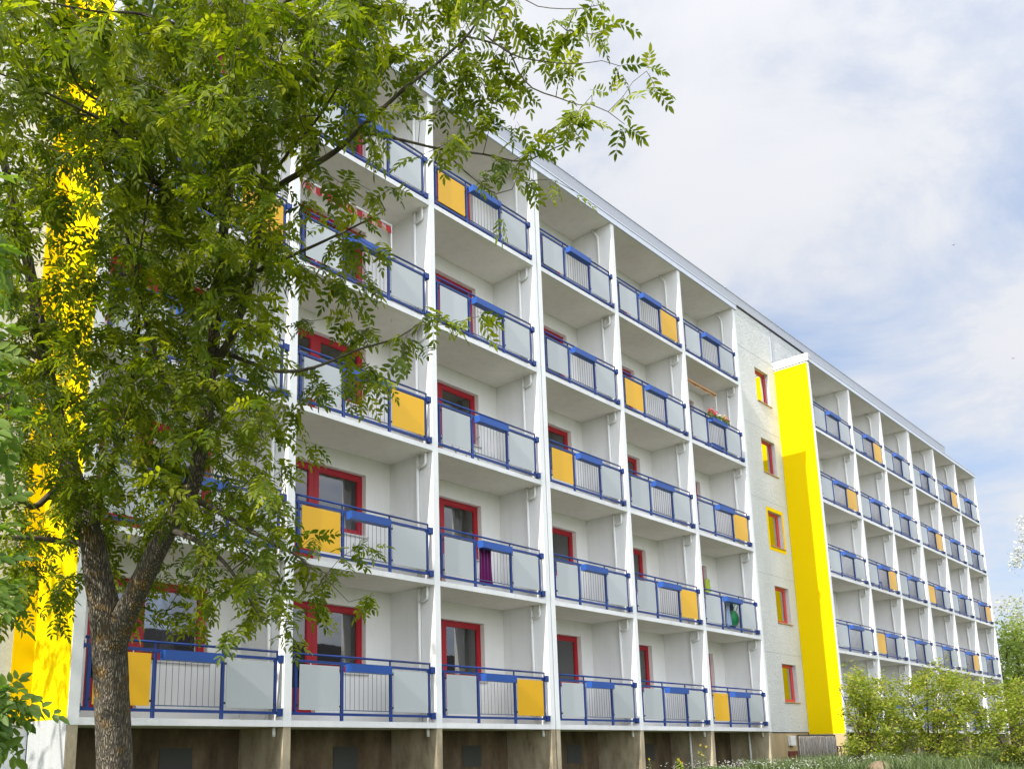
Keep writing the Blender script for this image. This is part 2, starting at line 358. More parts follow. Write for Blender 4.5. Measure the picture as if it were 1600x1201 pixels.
def fin(x, t, wing=False):
    mb = MB(); mb.box(x, x+t, 0.0, DEP-0.003, 0.0, 13.95)
    nm = 'wing_wall' if wing else 'cross_wall'
    f = part(mb, nm, W['white'], 'wing wall with one broad face painted bright yellow' if wing else None)
    mb = MB(); mb.box(x+0.004, x+t-0.004, 0.006, DEP-0.003, PB, -0.002)
    part(mb, 'plinth_pier', W['pier'])
    if wing:
        mb = MB(); mb.box(x-0.005, x-0.0005, 0.012, DEP-0.003, 0.08 if x < 0 else -0.04, 13.9)
        part(mb, 'yellow_facing', W['yellow'], parent=f)
        mb = MB(); mb.box(x-0.045, x+t-0.002, -0.06, DEP-0.003, 13.955, 14.24); mb.box(x-0.055, x+t-0.002, -0.07, DEP-0.003, 14.10, 14.255)
        part(mb, 'coping', W['sill'], parent=f)
        if x < 0:
            mb = MB(); mb.box(x-0.006, x-0.0005, 0.012, DEP-0.003, PB, 0.078)
            part(mb, 'plinth_facing', W['plinth_grey'])
            mb = MB(); mb.box(x-0.32, x-0.006, DEP-0.006, DEP-0.001, 0.08, 13.9)
            part(mb, 'yellow_strip', W['yellow'])
        else:
            mb = MB(); mb.box(x-0.006, x-0.0005, 0.012, DEP-0.003, PB, -0.043)
            part(mb, 'plinth_facing', W['beige'])
for fins in (FINS1, FINS2):
    for i, f in enumerate(fins):
        if isinstance(f, tuple):
            fin(f[0], 0.145); fin(f[1], 0.145)
            mb = MB(); mb.box(f[0]+0.147, f[1]-0.002, 0.09, 0.12, PB, 13.95); part(mb, 'expansion_joint', W['dark'])
        else: fin(f, T, wing=(i == 0))

# slabs, rear walls, plinth
OPX0, OPX1 = 0.78, 2.92       # door + window opening, from the left cross wall's left edge
for blk, i, (xl, xr) in ALL:
    x0 = xl - T
    for k in range(5):
        z = k*H
        mb = MB(); mb.box(xl, xr, 0.0, DEP-0.003, z, z+0.105, 0)
        sl = part(mb, 'balcony_slab', W['slab'])
        # underside screed and floor in ceiling paint, 2 mm proud
        mb = MB(); mb.box(xl+0.002, xr-0.002, 0.03, DEP-0.005, z-0.003, z-0.0005); part(mb, 'ceiling_paint', W['ceiling'], parent=sl)
        mb = MB(); a, b = x0+OPX0, x0+OPX1; t, s_ = z+2.42, z+1.10
        mb.box(xl-0.05, a, DEP, DEP+0.28, z, z+H); mb.box(b, xr+0.05, DEP, DEP+0.28, z, z+H)
        mb.box(a, b, DEP, DEP+0.28, t, z+H); mb.box(x0+1.66, b, DEP, DEP+0.28, z, s_); mb.box(a, x0+1.66, DEP, DEP+0.28, z, z+0.28)
        part(mb, 'rear_wall', W['niche'])
    mb = MB(); mb.box(xl-0.07, xr+0.07, DEP, DEP+0.28, PB, -0.003); part(mb, 'plinth_wall', W['concrete'])
    mb = MB(); c = x0+2.0; mb.box(c+0.1, c+0.70, DEP-0.012, DEP-0.002, -0.78, -0.32, 0)
    for q in range(9): mb.box(c+0.12, c+0.68, DEP-0.02, DEP-0.012, -0.76+q*0.05, -0.74+q*0.05, 0)
    part(mb, 'cellar_grille', W['grille'])

# loggia roofs, fascia
for fins, xa, xb in ((FINS1, -3.66, 18.19), (FINS2, 23.985+T+0.04, 46.42)):
    mb = MB(); mb.box(xa, xb, 0.0, DEP-0.003, 13.955, 14.12); r = part(mb, 'loggia_roof', W['ceiling'])
    mb = MB(); mb.box(xa, xb+0.03, -0.05, -0.001, 13.945, 14.10); mb.box(xa, xb+0.03, -0.06, -0.001, 14.115, 14.15)
    part(mb, 'fascia', W['metal_light'], parent=r)
    mb = MB(); mb.box(xa, xb+0.02, -0.03, -0.001, 14.10, 14.115); mb.box(xa, xb+0.01, -0.03, DEP-0.003, 14.121, 14.14); part(mb, 'roof_felt', W['dark'], parent=r)
# attic wall, parapet and flashing
mb = MB(); mb.box(18.165, 24.02, DEP, DEP+0.28, 14.0, 15.64)
mb.box(-14, -3.61, DEP, DEP+0.28, 14.0, 15.64); mb.box(-3.61, 18.165, DEP, DEP+0.28, 14.0, 15.64); mb.box(24.02, 46.4, DEP, DEP+0.28, 14.0, 15.64)
part(mb, 'attic_wall', W['render'])
mb = MB(); mb.box(-14, 46.4, DEP-0.045, DEP+0.3, 15.70, 16.05); mb.box(-14, 46.41, DEP-0.06, DEP+0.32, 16.052, 16.075)
fl = part(mb, 'parapet_flashing', W['metal'])
mb = MB(); mb.box(-14, 46.39, DEP-0.02, DEP+0.28, 15.642, 15.698); part(mb, 'shadow_gap', W['dark'], parent=fl)
for x, h in ((20.6, 0.16), (11.1, 0.14), (27.5, 0.12), (13.3, 0.10)):
    mb = MB(); mb.tube([(x, DEP+0.1, 16.07), (x, DEP+0.1, 16.07+h)], 0.035, 8); mb.tube([(x, DEP+0.1, 16.07+h), (x, DEP+0.1, 16.10+h)], 0.06, 8); part(mb, 'roof_vent', W['metal'])
# body behind and gable end
mb = MB(); mb.box(-14, 46.40, 3.4, 12.0, PB, 15.69); mb.box(46.38, 46.40, DEP+0.281, 3.399, PB, 15.69); mb.box(-14, -13.98, DEP+0.281, 3.399, PB, 15.69)
part(mb, 'main_body', W['render'])
mb = MB(); mb.box(-13.9, 46.3, 3.36, 3.395, PB, 15.6)
for k in range(6): mb.box(-13.9, 46.3, DEP+0.29, 3.355, k*H-0.1 if k < 5 else 13.9, k*H+0.05 if k < 5 else 14.1)
part(mb, 'room_interior', W['interior'])
mb = MB(); mb.box(-14, 46.40, DEP+0.29, 3.39, 15.5, 15.69); part(mb, 'roof_deck', W['dark'])

# stairwell wall with windows
def stair_wall(xa, xb, wx, mat, surround_floor=None, stain=True):
    xs_ = [(xa, wx), (wx+1.15, xb)]
    mb = MB()
    for a, b in xs_: mb.box(a, b, DEP, DEP+0.28, 0.03, 14.0)
    zc = 0.03
    for k in range(5):
        mb.box(wx, wx+1.15, DEP, DEP+0.28, zc, k*H+1.07); zc = k*H+2.40
    mb.box(wx, wx+1.15, DEP, DEP+0.28, zc, 14.0)
    part(mb, 'stairwell_wall', mat)
    mb = MB()
    for k in range(1, 6): mb.box(xa+0.01, xb-0.01, DEP-0.004, DEP-0.001, k*H-0.055+(0.15 if k == 5 else 0), k*H-0.04+(0.15 if k == 5 else 0))
    part(mb, 'panel_joint', W['metal'])
    left = mat is W['render_white']
    mb = MB(); mb.box(xa, xb, DEP+0.02, DEP+0.28, PB, 0.0); part(mb, 'stairwell_plinth', mat if left else W['beige'])
    mb = MB(); mb.box(xa, xb, DEP+0.005, DEP+0.28, 0.0, 0.028); part(mb, 'plinth_gap', mat if left else W['dark'])
    for k in range(5):
        z = k*H; fm = W['red_pale'] if k < 3 else W['red']
        mb = MB(); y = DEP+0.14; a, b, s_, t = wx+0.0, wx+1.15, z+1.07, z+2.40; w = 0.11
        mb.box(a, b, y, y+0.06, s_, s_+w); mb.box(a, b, y, y+0.06, t-w, t); mb.box(a, a+w, y, y+0.06, s_+w, t-w); mb.box(b-w, b, y, y+0.06, s_+w, t-w)
        mb.box(a+w, a+w+0.05, y-0.012, y+0.05, s_+w, t-w); mb.box(b-w-0.05, b-w, y-0.012, y+0.05, s_+w, t-w)
        wdw = part(mb, 'stair_window', fm)
        mb = MB(); mb.box(a+w+0.05, b-w-0.05, y+0.02, y+0.03, s_+w, t-w); part(mb, 'pane', W['glass_stair'], parent=wdw)
        mb = MB(); mb.box(a-0.02, b+0.06, DEP-0.05, y-0.002, s_-0.028, s_-0.002); part(mb, 'sill', W['ochre_sill'], parent=wdw)
        if k == surround_floor:
            mb = MB(); q = 0.13
            mb.box(a-q, b+q, DEP-0.006, DEP-0.001, t, t+q); mb.box(a-q, a, DEP-0.006, DEP-0.001, s_-0.03, t); mb.box(b, b+q, DEP-0.006, DEP-0.001, s_-0.03, t); mb.box(a-q, b+q, DEP-0.006, DEP-0.001, s_-q-0.03, s_-0.03)
            part(mb, 'painted_surround', W['yellow'], parent=wdw)
stair_wall(18.165, 24.02, 22.28, W['render'], 2)
stair_wall(-14.0, -3.61, -9.6, W['render_white'])
mb = MB(); mb.box(23.92, 24.02, DEP-0.02, DEP-0.001, 14.3, 15.6); part(mb, 'flashing_strip', W['metal'])
mb = MB(); mb.box(19.2, 19.215, DEP-0.003, DEP-0.0005, 11.6, 13.9); part(mb, 'lime_streak', W['white'])

# prototypes shared by all loggias, local x from inner left edge, width 3.44
def railing_meshes():
    R = {}; mb = MB(); y0, y1 = 0.055, 0.105; bw = 3.44
    mb.box(0.05, bw-0.02, y0, y1, 1.09, 1.135)                # top rail
    mb.box(0.05, bw-0.05, y0-0.01, y1-0.01, 0.20, 0.245)      # bottom rail
    mb.tube([(0.06, 0.08, 1.235), (bw-0.08, 0.08, 1.235)], 0.021, 8)
    for x in (1.13, 2.30): mb.box(x-0.025, x+0.025, y0-0.014, y1-0.014, 0.107, 1.09, 0, 0.004); mb.box(x-0.012, x+0.012, 0.068, 0.092, 1.135, 1.215)
    for x in (0.13, bw-0.13): mb.box(x-0.025, x+0.025, y0, y1, 0.246, 1.089)
    for x in (0.10, bw-0.09): mb.box(x-0.012, x+0.012, 0.068, 0.092, 1.135, 1.215)
    for z in (0.19, 1.07):                                    # wall brackets
        mb.box(bw-0.115, bw-0.02, 0.02, 0.03, z-0.015, z+0.10); mb.box(bw-0.02, bw-0.001, 0.015, 0.145, z-0.02, z+0.105)
        mb.box(0.001, 0.02, 0.015, 0.145, z-0.02, z+0.105); mb.box(0.02, 0.06, 0.05, 0.11, z+0.01, z+0.07)
        mb.box(bw-0.06, bw-0.02, 0.05, 0.11, z+0.01, z+0.07)
    for x in (0.16, 1.085, 2.335, bw-0.16):
        for z in (0.36, 0.98): mb.box(x-0.022, x+0.022, 0.045, 0.10, z-0.018, z+0.018, 1)
    R['railing'] = mb.mesh('railing', [W['blue'], W['black']])
    mb = MB()
    for i in range(10):
        x = 1.22 + i*0.106; mb.tube([(x, 0.07, 0.30), (x, 0.07, 1.089)], 0.0042, 6)
    mb.box(1.156, 2.274, 0.06, 0.08, 0.288, 0.303); R['baluster_bars'] = mb.mesh('baluster_bars', W['bar'])
    for nm, a, b in (('L', 0.19, 1.06), ('R', 2.36, bw-0.18)):
        for key, mat in (('grey', W['grey_panel']), ('orange', W['orange'])):
            mb = MB(); mb.box(a, b, 0.045, 0.053, 0.285, 1.055, 0, 0.002); R[nm+key] = mb.mesh('infill_panel', mat)
    mb = MB(); a, b, y0, y1, z0, z1, t = 1.20, 2.18, -0.108, 0.048, 0.962, 1.108, 0.012
    mb.box(a, b, y0, y0+t, z0, z1); mb.box(a, b, y1-t, y1, z0, z1); mb.box(a, a+t, y0+t, y1-t, z0, z1); mb.box(b-t, b, y0+t, y1-t, z0, z1)
    mb.box(a+t, b-t, y0+t, y1-t, z0, z0+t)
    for x in (1.3, 2.08): mb.box(x-0.012, x+0.012, y1, 0.0545, 1.02, 1.10)
    R['planter_box'] = mb.mesh('planter_box', W['blue_box'])
    return R
RM = railing_meshes()
def window_meshes():
    R = {}; y = DEP+0.12
    def frame(a, b, s_, t, w, wb=None):
        mb = MB(); wb = wb or w
        mb.box(a, b, y, y+0.07, s_, s_+wb); mb.box(a, b, y, y+0.07, t-w, t); mb.box(a, a+w, y, y+0.07, s_+wb, t-w); mb.box(b-w, b, y, y+0.07, s_+wb, t-w)
        q = 0.02; mb.box(a+w, b-w, y+0.012, y+0.06, t-w-q, t-w); mb.box(a+w, b-w, y+0.012, y+0.06, s_+wb, s_+wb+q)
        mb.box(a+w, a+w+q, y+0.012, y+0.06, s_+wb+q, t-w-q); mb.box(b-w-q, b-w, y+0.012, y+0.06, s_+wb+q, t-w-q)
        return mb
    R['window'] = frame(1.662, 2.918, 1.102, 2.418, 0.115).mesh('window', W['red'])
    mb = frame(0.782, 1.658, 0.282, 2.418, 0.12, 0.47); mb.tube([(1.60, y-0.05, 1.13), (1.60, y-0.05, 1.27)], 0.014, 6, 1); mb.box(1.585, 1.615, y-0.05, y-0.002, 1.14, 1.17, 1)
    R['balcony_door'] = mb.mesh('balcony_door', [W['red'], W['plastic_white']])
    mb = MB(); mb.box(1.80, 2.78, y+0.03, y+0.04, 1.24, 2.28); R['wpane'] = mb.mesh('pane', W['glass'])
    mb = MB(); mb.box(0.925, 1.515, y+0.03, y+0.04, 0.775, 2.275); R['dpane'] = mb.mesh('pane', W['glass'])
    mb = MB(); mb.box(1.662, 2.97, DEP-0.05, y-0.002, 1.068, 1.098); R['sill'] = mb.mesh('sill', W['sill'])
    for var, (xl0, xl1, xr) in enumerate(((2.45, 2.15, 2.80), (2.62, 2.35, 2.80), (1.95, 2.35, 2.80), (2.25, 2.25, 2.72))):
        mb = MB(); vs = []; n = 40
        for zi in range(9):
            f = zi/8; z = 1.12+f*1.32; l_ = xl1*(1-f)+xl0*f
            for i in range(n+1):
                u = i/n; vs.append((l_+(xr-l_)*u, y+0.22+0.03*math.sin(u*38+f*1.5), z))
        fs = [(r*(n+1)+i, r*(n+1)+i+1, (r+1)*(n+1)+i+1, (r+1)*(n+1)+i) for r in range(8) for i in range(n)]
        mb.quad_faces(vs, fs, 0, True); R['cur%d' % var] = mb.mesh('curtain', W['curtain'])
    return R
WM = window_meshes()
ORANGE = {(0, 1): 'L', (2, 1): 'R', (5, 1): 'L', (1, 2): 'L', (4, 2): 'R', (1, 3): 'R', (3, 3): 'L', (5, 3): 'R', (0, 4): 'R', (4, 4): 'L',
          (2, 5): 'L', (4, 5): 'R', (7, 5): 'R', (10, 5): 'R', (6, 4): 'R', (9, 4): 'R', (7, 3): 'R', (9, 3): 'L', (11, 3): 'R', (7, 2): 'L', (10, 2): 'R', (8, 1): 'R'}
for n_, (blk, i, (xl, xr)) in enumerate(ALL):
    bay = i + 6*blk; sx = (xr-xl)/3.44
    for k in range(5):
        z = k*H; ov = ORANGE.get((bay, k+1))
        r = put(RM['railing'], 'railing', ROOT, (xl, 0, z), sx)
        for mname, nm in (('baluster_bars', 'baluster_bars'), ('planter_box', 'planter_box')):
            c = put(RM[mname], nm, r, (xl, 0, z))
        for side in 'LR':
            c = put(RM[side+('orange' if ov == side else 'grey')], 'infill_panel', r, (xl, 0, z), 1.0, 'orange-yellow infill panel' if ov == side else None)
        x0 = xl-T
        w = put(WM['window'], 'window', ROOT, (x0, 0, z)); put(WM['wpane'], 'pane', w, (x0, 0, z)); put(WM['sill'], 'sill', w, (x0, 0, z))
        if rnd.random() < 0.8 or (bay < 4 and k < 3): put(WM['cur%d' % (0 if (bay < 2 and k < 2) else rnd.randrange(4))], 'curtain', w, (x0, 0, z))
        d = put(WM['balcony_door'], 'balcony_door', ROOT, (x0, 0, z)); put(WM['dpane'], 'pane', d, (x0, 0, z))
    # rain pipe on the right cross wall
    mb = MB(); xp = xr-0.05
    for k in range(5):
        z = k*H; zt = z+H-0.005
        if k < 4: mb.tube([(xp, 0.40, z+0.105), (xp, 0.40, zt)], 0.034, 10)
        else: mb.tube([(xp, 0.40, z+0.105), (xp, 0.40, 13.60), (xp, 0.42, 13.68), (xp, 0.56, 13.95)], 0.034, 10)
        if k < 4: mb.tube([(xp, 0.40, z+2.50), (xp, 0.19, z+2.53), (xp, 0.165, z+2.56), (xp, 0.165, zt)], 0.030, 10)
        mb.tube([(xp, 0.40, z+0.55), (xp, 0.40, z+0.60)], 0.042, 10)
    mb.tube([(xp, 0.19, -0.16), (xp, 0.19, -0.003)], 0.03, 10)
    part(mb, 'rain_pipe', W['pipe'])
for bi in (4, 5):      # tar streaked pipe in the plinth niches
    xl, xr = B1[bi]
    mb = MB(); mb.tube([(xr-0.08, 0.62, -1.1), (xr-0.08, 0.62, -0.003)], 0.03, 8); part(mb, 'plinth_pipe', W['pipe'])
# meter box and cellar door on the plinth
p = at_y(1238, 1158, DEP)
mb = MB(); mb.box(22.25, 22.62, DEP-0.10, DEP+0.018, -0.44, -0.10, 0, 0.01); part(mb, 'meter_box', W['plastic_white'])
mb = MB(); mb.box(22.15, 22.95, DEP+0.0, DEP+0.018, PB, -0.62); mb.box(22.22, 22.88, DEP-0.02, DEP-0.001, PB, -0.68); part(mb, 'cellar_door', W['cellar_red'])

# awnings clamped under two ceilings
def awning(x0, x1, y, ztop, cols, h, name, label, post=True, scal=0.035):
    mb = MB(); n = len(cols); w = (x1-x0)/n
    for i, ci in enumerate(cols):
        a = x0+i*w; m_ = 6
        vs = []; 
        for j in range(m_+1):
            u = j/m_; yy = y+0.012*math.sin((i+u)*2.2); zb = ztop-h-scal*math.sin(math.pi*u)
            vs += [(a+u*w, yy, ztop), (a+u*w, yy-0.01, zb)]
        mb.quad_faces(vs, [(2*j, 2*j+1, 2*j+3, 2*j+2) for j in range(m_)], ci, True)
    a_ = mb.build(name, None or COLS[name], ROOT); a_['label'] = label
    mb = MB(); mb.tube([(x0-0.02, y, ztop+0.02), (x1+0.02, y, ztop+0.02)], 0.026, 8)
    if post: mb.tube([(x1+0.01, y, ztop+0.02), (x1+0.01, y, ztop-2.2)], 0.016, 8)
    part(mb, 'awning_pole', W['pipe'], parent=a_)
    # cloth rolled back towards the wall
    return a_
W['aw_red'] = paint_mat('red_awning_cloth', (0.36, 0.04, 0.045), amt=0.3, rough=0.9)
W['aw_pink'] = paint_mat('pale_pink_awning_cloth', (0.50, 0.27, 0.25), amt=0.3, rough=0.9)
W['aw_ochre'] = paint_mat('ochre_awning_cloth', (0.50, 0.30, 0.15), amt=0.3, rough=0.9)
COLS = {'awning': [W['aw_red'], W['aw_pink']]}
awning(0.30, 2.84, 0.40, 10.53, [0, 1]*9+[0], 0.15, 'awning', 'red and pink striped scalloped awning', True)
COLS = {'awning': [W['aw_ochre']]}
awning(15.0, 17.1, 0.40, 10.72, [0]*10, 0.07, 'awning', 'ochre awning rolled up under the ceiling', True, 0.015)
mb = MB(); mb.box(15.0, 17.1, 0.36, 0.44, 10.70, 10.77); part(mb, 'awning_case', W['aw_ochre'])

# ------------------------------------------------------------------ things on the balconies
W['purple'] = paint_mat('purple_cloth', (0.16, 0.012, 0.10), amt=0.3, rough=0.9)
W['lime'] = paint_mat('lime_towel', (0.50, 0.62, 0.08), amt=0.2, rough=0.9)
W['green_plastic'] = paint_mat('green_plastic_bag', (0.01, 0.28, 0.04), amt=0.3, rough=0.35)
W['blue_plastic'] = paint_mat('blue_plastic', (0.02, 0.10, 0.42), amt=0.2, rough=0.4)
W['pale_blue'] = paint_mat('pale_blue_cloth', (0.45, 0.55, 0.70), amt=0.2, rough=0.9)
W['black_cloth'] = paint_mat('black_cloth', (0.015, 0.015, 0.018), amt=0.2, rough=0.8)
W['chrome'] = paint_mat('steel_wire', (0.35, 0.35, 0.36), amt=0.2, rough=0.4)
def cloth(name, mat, x0, x1, y, z0, z1, label, cat, fold=0.02, n=24, freq=40, thick=0.01, fr=False):
    mb = MB(); vs = []
    rows = 14
    for s_ in (0, 1):
        for r in range(rows+1):
            f = r/rows; z = z1+(z0-z1)*f
            for i in range(n+1):
                u = i/n; sh = 1-0.12*math.sin(f*2.5)
                vs.append((x0+(x1-x0)*(0.5+(u-0.5)*sh), y+fold*math.sin(u*freq+f*2)*(0.4+f)+s_*thick, z-0.02*math.sin(u*5)*f))
    N = (rows+1)*(n+1); fs = []
    for s_ in (0, 1):
        for r in range(rows):
            for i in range(n):
                q = s_*N+r*(n+1)+i; fs.append((q, q+1, q+n+2, q+n+1) if s_ else (q+n+1, q+n+2, q+1, q))
    mb.quad_faces(vs, fs, 0, True)
    o = mb.build(name, mat); tag(o, label, cat); return o
cloth('cloth', W['purple'], 5.10, 5.50, 0.125, 3.02, 3.91, 'purple cloth hanging behind the balcony bars in second floor of third loggia column', 'cloth')
cloth('towel', W['lime'], 17.0, 17.30, 1.20, 4.36, 4.78, 'lime yellow towel hanging at the rear wall of the balcony beside the stairwell', 'towel')
cloth('towel', W['pale_blue'], 16.25, 16.50, 0.20, 3.12, 3.86, 'pale blue and white laundry behind balcony bars left of the green bag', 'laundry')
cloth('coat', W['black_cloth'], 16.62, 17.20, 0.42, 3.10, 3.93, 'black cloth hanging behind the green plastic bag on the balcony', 'cloth')
# green bag
mb = MB(); rings = []
for r in range(9):
    f = r/8; rad = 0.26*math.sin(0.25+f*2.6)**0.7; z = 3.16+f*0.46
    rings.append([(16.86+rad*1.0*math.cos(2*math.pi*k/20)*(1+0.08*math.sin(k*3.1+r)), 0.27+0.10*math.sin(2*math.pi*k/20)*(rad/0.25), z) for k in range(20)])
vs = [q for r in rings for q in r]; fs = [(i*20+k, i*20+(k+1) % 20, (i+1)*20+(k+1) % 20, (i+1)*20+k) for i in range(8) for k in range(20)]+[tuple(range(20))[::-1], tuple(160+k for k in range(20))]
mb.quad_faces(vs, fs, 0, True)
bag = thing('plastic_bag', 'bright green plastic bag hanging behind balcony bars beside the stairwell', 'bag', (16.86, 0.27, 3.16))
part(mb, 'bag_body', W['green_plastic'], parent=bag)
mb = MB()
for s_ in (-0.09, 0.09): mb.tube([(16.86+s_, 0.25, 3.58), (16.86+s_*1.2, 0.2, 3.72), (16.86+s_*0.6, 0.14, 3.86)], 0.012, 6)
part(mb, 'bag_handle', W['green_plastic'], parent=bag)
# laundry basket
bk = thing('laundry_basket', 'dark blue laundry basket behind balcony bars under the ochre awning', 'basket', (16.45, 0.33, 8.51))
mb = MB()
for r in range(5):
    z = 8.52+r*0.06; w = 0.30+r*0.015; d = 0.17+r*0.01
    mb.tube([(16.45-w, .33-d, z), (16.45+w, .33-d, z), (16.45+w, .33+d, z), (16.45-w, .33+d, z), (16.45-w, .33-d, z)], 0.012, 6)
for k in range(11):
    x = 16.45-0.3+k*0.06; mb.tube([(x, .33-.17, 8.52), (x, .33-.21, 8.77)], 0.010, 6); mb.tube([(x, .33+.17, 8.52), (x, .33+.21, 8.77)], 0.010, 6)
mb.box(16.16, 16.74, .17, .49, 8.507, 8.52); part(mb, 'basket_body', W['blue_plastic'], parent=bk)
mb = MB(); mb.tube([(16.09, .12, 8.78), (16.81, .12, 8.78), (16.81, .54, 8.78), (16.09, .54, 8.78), (16.09, .12, 8.78)], 0.018, 6); part(mb, 'basket_rim', W['blue_plastic'], parent=bk)
# drying rack
dr = thing('drying_rack', 'folding wire drying rack with red tips leaning behind balcony bars', 'drying rack', (5.2, 0.5, 5.71))
mb = MB()
for s_ in (0.35, 0.85):
    mb.tube([(4.85, s_, 5.71), (5.45, s_, 6.45)], 0.011, 6); mb.tube([(5.55, s_, 5.71), (4.95, s_, 6.45)], 0.011, 6)
for k in range(6): x = 4.95+k*0.1; mb.tube([(x, 0.33, 6.42), (x, 0.87, 6.42)], 0.006, 5)
mb.tube([(4.95, .35, 5.95), (5.15, .35, 5.95)], 0.009, 5); part(mb, 'rack_frame', W['chrome'], parent=dr)
mb = MB(); mb.tube([(5.00, 0.34, 6.40), (5.10, 0.30, 6.62)], 0.022, 8); part(mb, 'red_tip', W['red'], parent=dr)
# blue folding chairs far along
def chair(x, y, z, label):
    c = thing('garden_chair', label, 'chair', (x, y, z), 'blue garden chairs on balconies')
    mb = MB(); mb.box(x-.22, x+.22, y-.2, y+.2, z+.41, z+.44); part(mb, 'seat', W['blue_plastic'], parent=c)
    mb = MB(); mb.box(x-.22, x+.22, y+.18, y+.21, z+.46, z+.90); part(mb, 'backrest', W['blue_plastic'], parent=c)
    for sx_, sy_ in ((-1, -1), (1, -1), (-1, 1), (1, 1)):
        mb = MB(); mb.tube([(x+sx_*.2, y+sy_*.18, z+0.001), (x+sx_*.2, y+sy_*.18, z+.41)], 0.018, 6); part(mb, 'leg', W['blue_plastic'], parent=c)
chair(30.1, .45, 11.307, 'blue chair on the top floor balcony right of the tall yellow wall')
chair(30.1, .45, 5.707, 'blue chair on the third floor balcony right of the tall yellow wall')

# ------------------------------------------------------------------ fast leaf and branch meshes
def mesh_np(name, V, F, mats, tint=None, mi=None, smooth=False):
    V = np.asarray(V, np.float32); F = np.asarray(F, np.int32); me = bpy.data.meshes.new(name)
    me.vertices.add(len(V)); me.vertices.foreach_set('co', V.ravel())
    k = F.shape[1]; me.loops.add(F.size); me.loops.foreach_set('vertex_index', F.ravel())
    me.polygons.add(len(F)); me.polygons.foreach_set('loop_start', np.arange(0, F.size, k, dtype=np.int32))
    try: me.polygons.foreach_set('loop_total', np.full(len(F), k, np.int32))
    except Exception: pass
    for mm in (mats if isinstance(mats, list) else [mats]): me.materials.append(mm)
    if smooth: me.polygons.foreach_set('use_smooth', np.ones(len(F), bool))
    if mi is not None: me.polygons.foreach_set('material_index', np.asarray(mi, np.int32))
    me.update(calc_edges=True)
    if tint is not None:
        a = me.attributes.new('tint', 'FLOAT', 'POINT'); a.data.foreach_set('value', np.asarray(tint, np.float32))
    me.validate(); return me
def norm(a): return a/(np.linalg.norm(a, axis=-1, keepdims=True)+1e-9)
def leaflets(base, d, nrm, L, Wd, rs, fold=0.25):
    """base, d, nrm: (N,3); one folded pointed leaflet each: 6 verts, 2 quads"""
    N = len(base); s = norm(np.cross(d, nrm)); nn = norm(np.cross(s, d))
    L = np.broadcast_to(np.asarray(L, float).reshape(-1, 1), (N, 1)); Wd = np.broadcast_to(np.asarray(Wd, float).reshape(-1, 1), (N, 1))
    tip = base + d*L - nn*L*0.12
    lo, hi = base + d*L*0.30, base + d*L*0.68 - nn*L*0.03
    V = np.stack([base, lo + s*Wd*0.5 + nn*Wd*fold*0.5, hi + s*Wd*0.42 + nn*Wd*fold*0.4, tip, hi - s*Wd*0.42 + nn*Wd*fold*0.4, lo - s*Wd*0.5 + nn*Wd*fold*0.5], 1).reshape(-1, 3)
    i = np.arange(N)*6
    F = np.concatenate([np.stack([i, i+1, i+2, i+3], 1), np.stack([i, i+3, i+4, i+5], 1)])
    return V, F
def compound(pos, dirs, rs, Lr=0.24, nl=4, ll=0.085, lw=0.032, droop=0.5):
    """pinnate leaves: nl pairs plus an end leaflet on each rachis"""
    N = len(pos); d = norm(dirs + np.array([0, 0, -droop])*rs.uniform(0.3, 1.3, (N, 1)))
    up = norm(np.array([0, 0, 1.0]) + rs.normal(0, 0.45, (N, 3))); s = norm(np.cross(d, up)); n = norm(np.cross(s, d))
    Ls = Lr*rs.uniform(0.65, 1.2, N)[:, None]; B = []; D = []; NN = []; LL = []; TT = []
    t0 = np.clip(rs.normal(0.41, 0.27, N), 0, 1)
    for k in range(nl):
        f = 0.25 + 0.68*k/(nl-1 if nl > 1 else 1)
        c = pos + d*Ls*f - np.array([0, 0, 1.0])*Ls*0.28*f*f
        for sg in (-1, 1):
            B.append(c); D.append(norm(s*sg*0.85 + d*0.55 + rs.normal(0, 0.12, (N, 3)) - np.array([0, 0, 0.18]))); NN.append(n + rs.normal(0, 0.15, (N, 3)))
            LL.append(ll*rs.uniform(0.75, 1.15, N)*(Ls[:, 0]/Lr)*(0.8+0.4*math.sin(math.pi*(f))));
            TT.append(np.clip(t0+rs.normal(0, 0.08, N), 0, 1))
    e = pos + d*Ls - np.array([0, 0, 1.0])*Ls*0.28
    B.append(e); D.append(norm(d - np.array([0, 0, 0.5]))); NN.append(n); LL.append(ll*1.1*rs.uniform(0.8, 1.15, N)); TT.append(t0)
    B = np.concatenate(B); D = np.concatenate(D); NN = np.concatenate(NN); LL = np.concatenate(LL); TT = np.concatenate(TT)
    V, F = leaflets(B, D, NN, LL, LL*lw/ll, rs); T_ = np.repeat(TT, 6)
    # rachis as a slim quad strip (two crossed quads)
    w = 0.0016; mid = pos + d*Ls*0.5 - np.array([0, 0, 1.0])*Ls*0.07
    R = np.stack([pos - s*w, pos + s*w, mid + s*w, mid - s*w, e + s*w*0.6, e - s*w*0.6], 1).reshape(-1, 3)
    i = np.arange(N)*6 + len(V)
    F2 = np.concatenate([np.stack([i, i+1, i+2, i+3], 1), np.stack([i+3, i+2, i+4, i+5], 1)])
    return np.concatenate([V, R]), np.concatenate([F, F2]), np.concatenate([T_, np.repeat(t0*0.5, 6)])
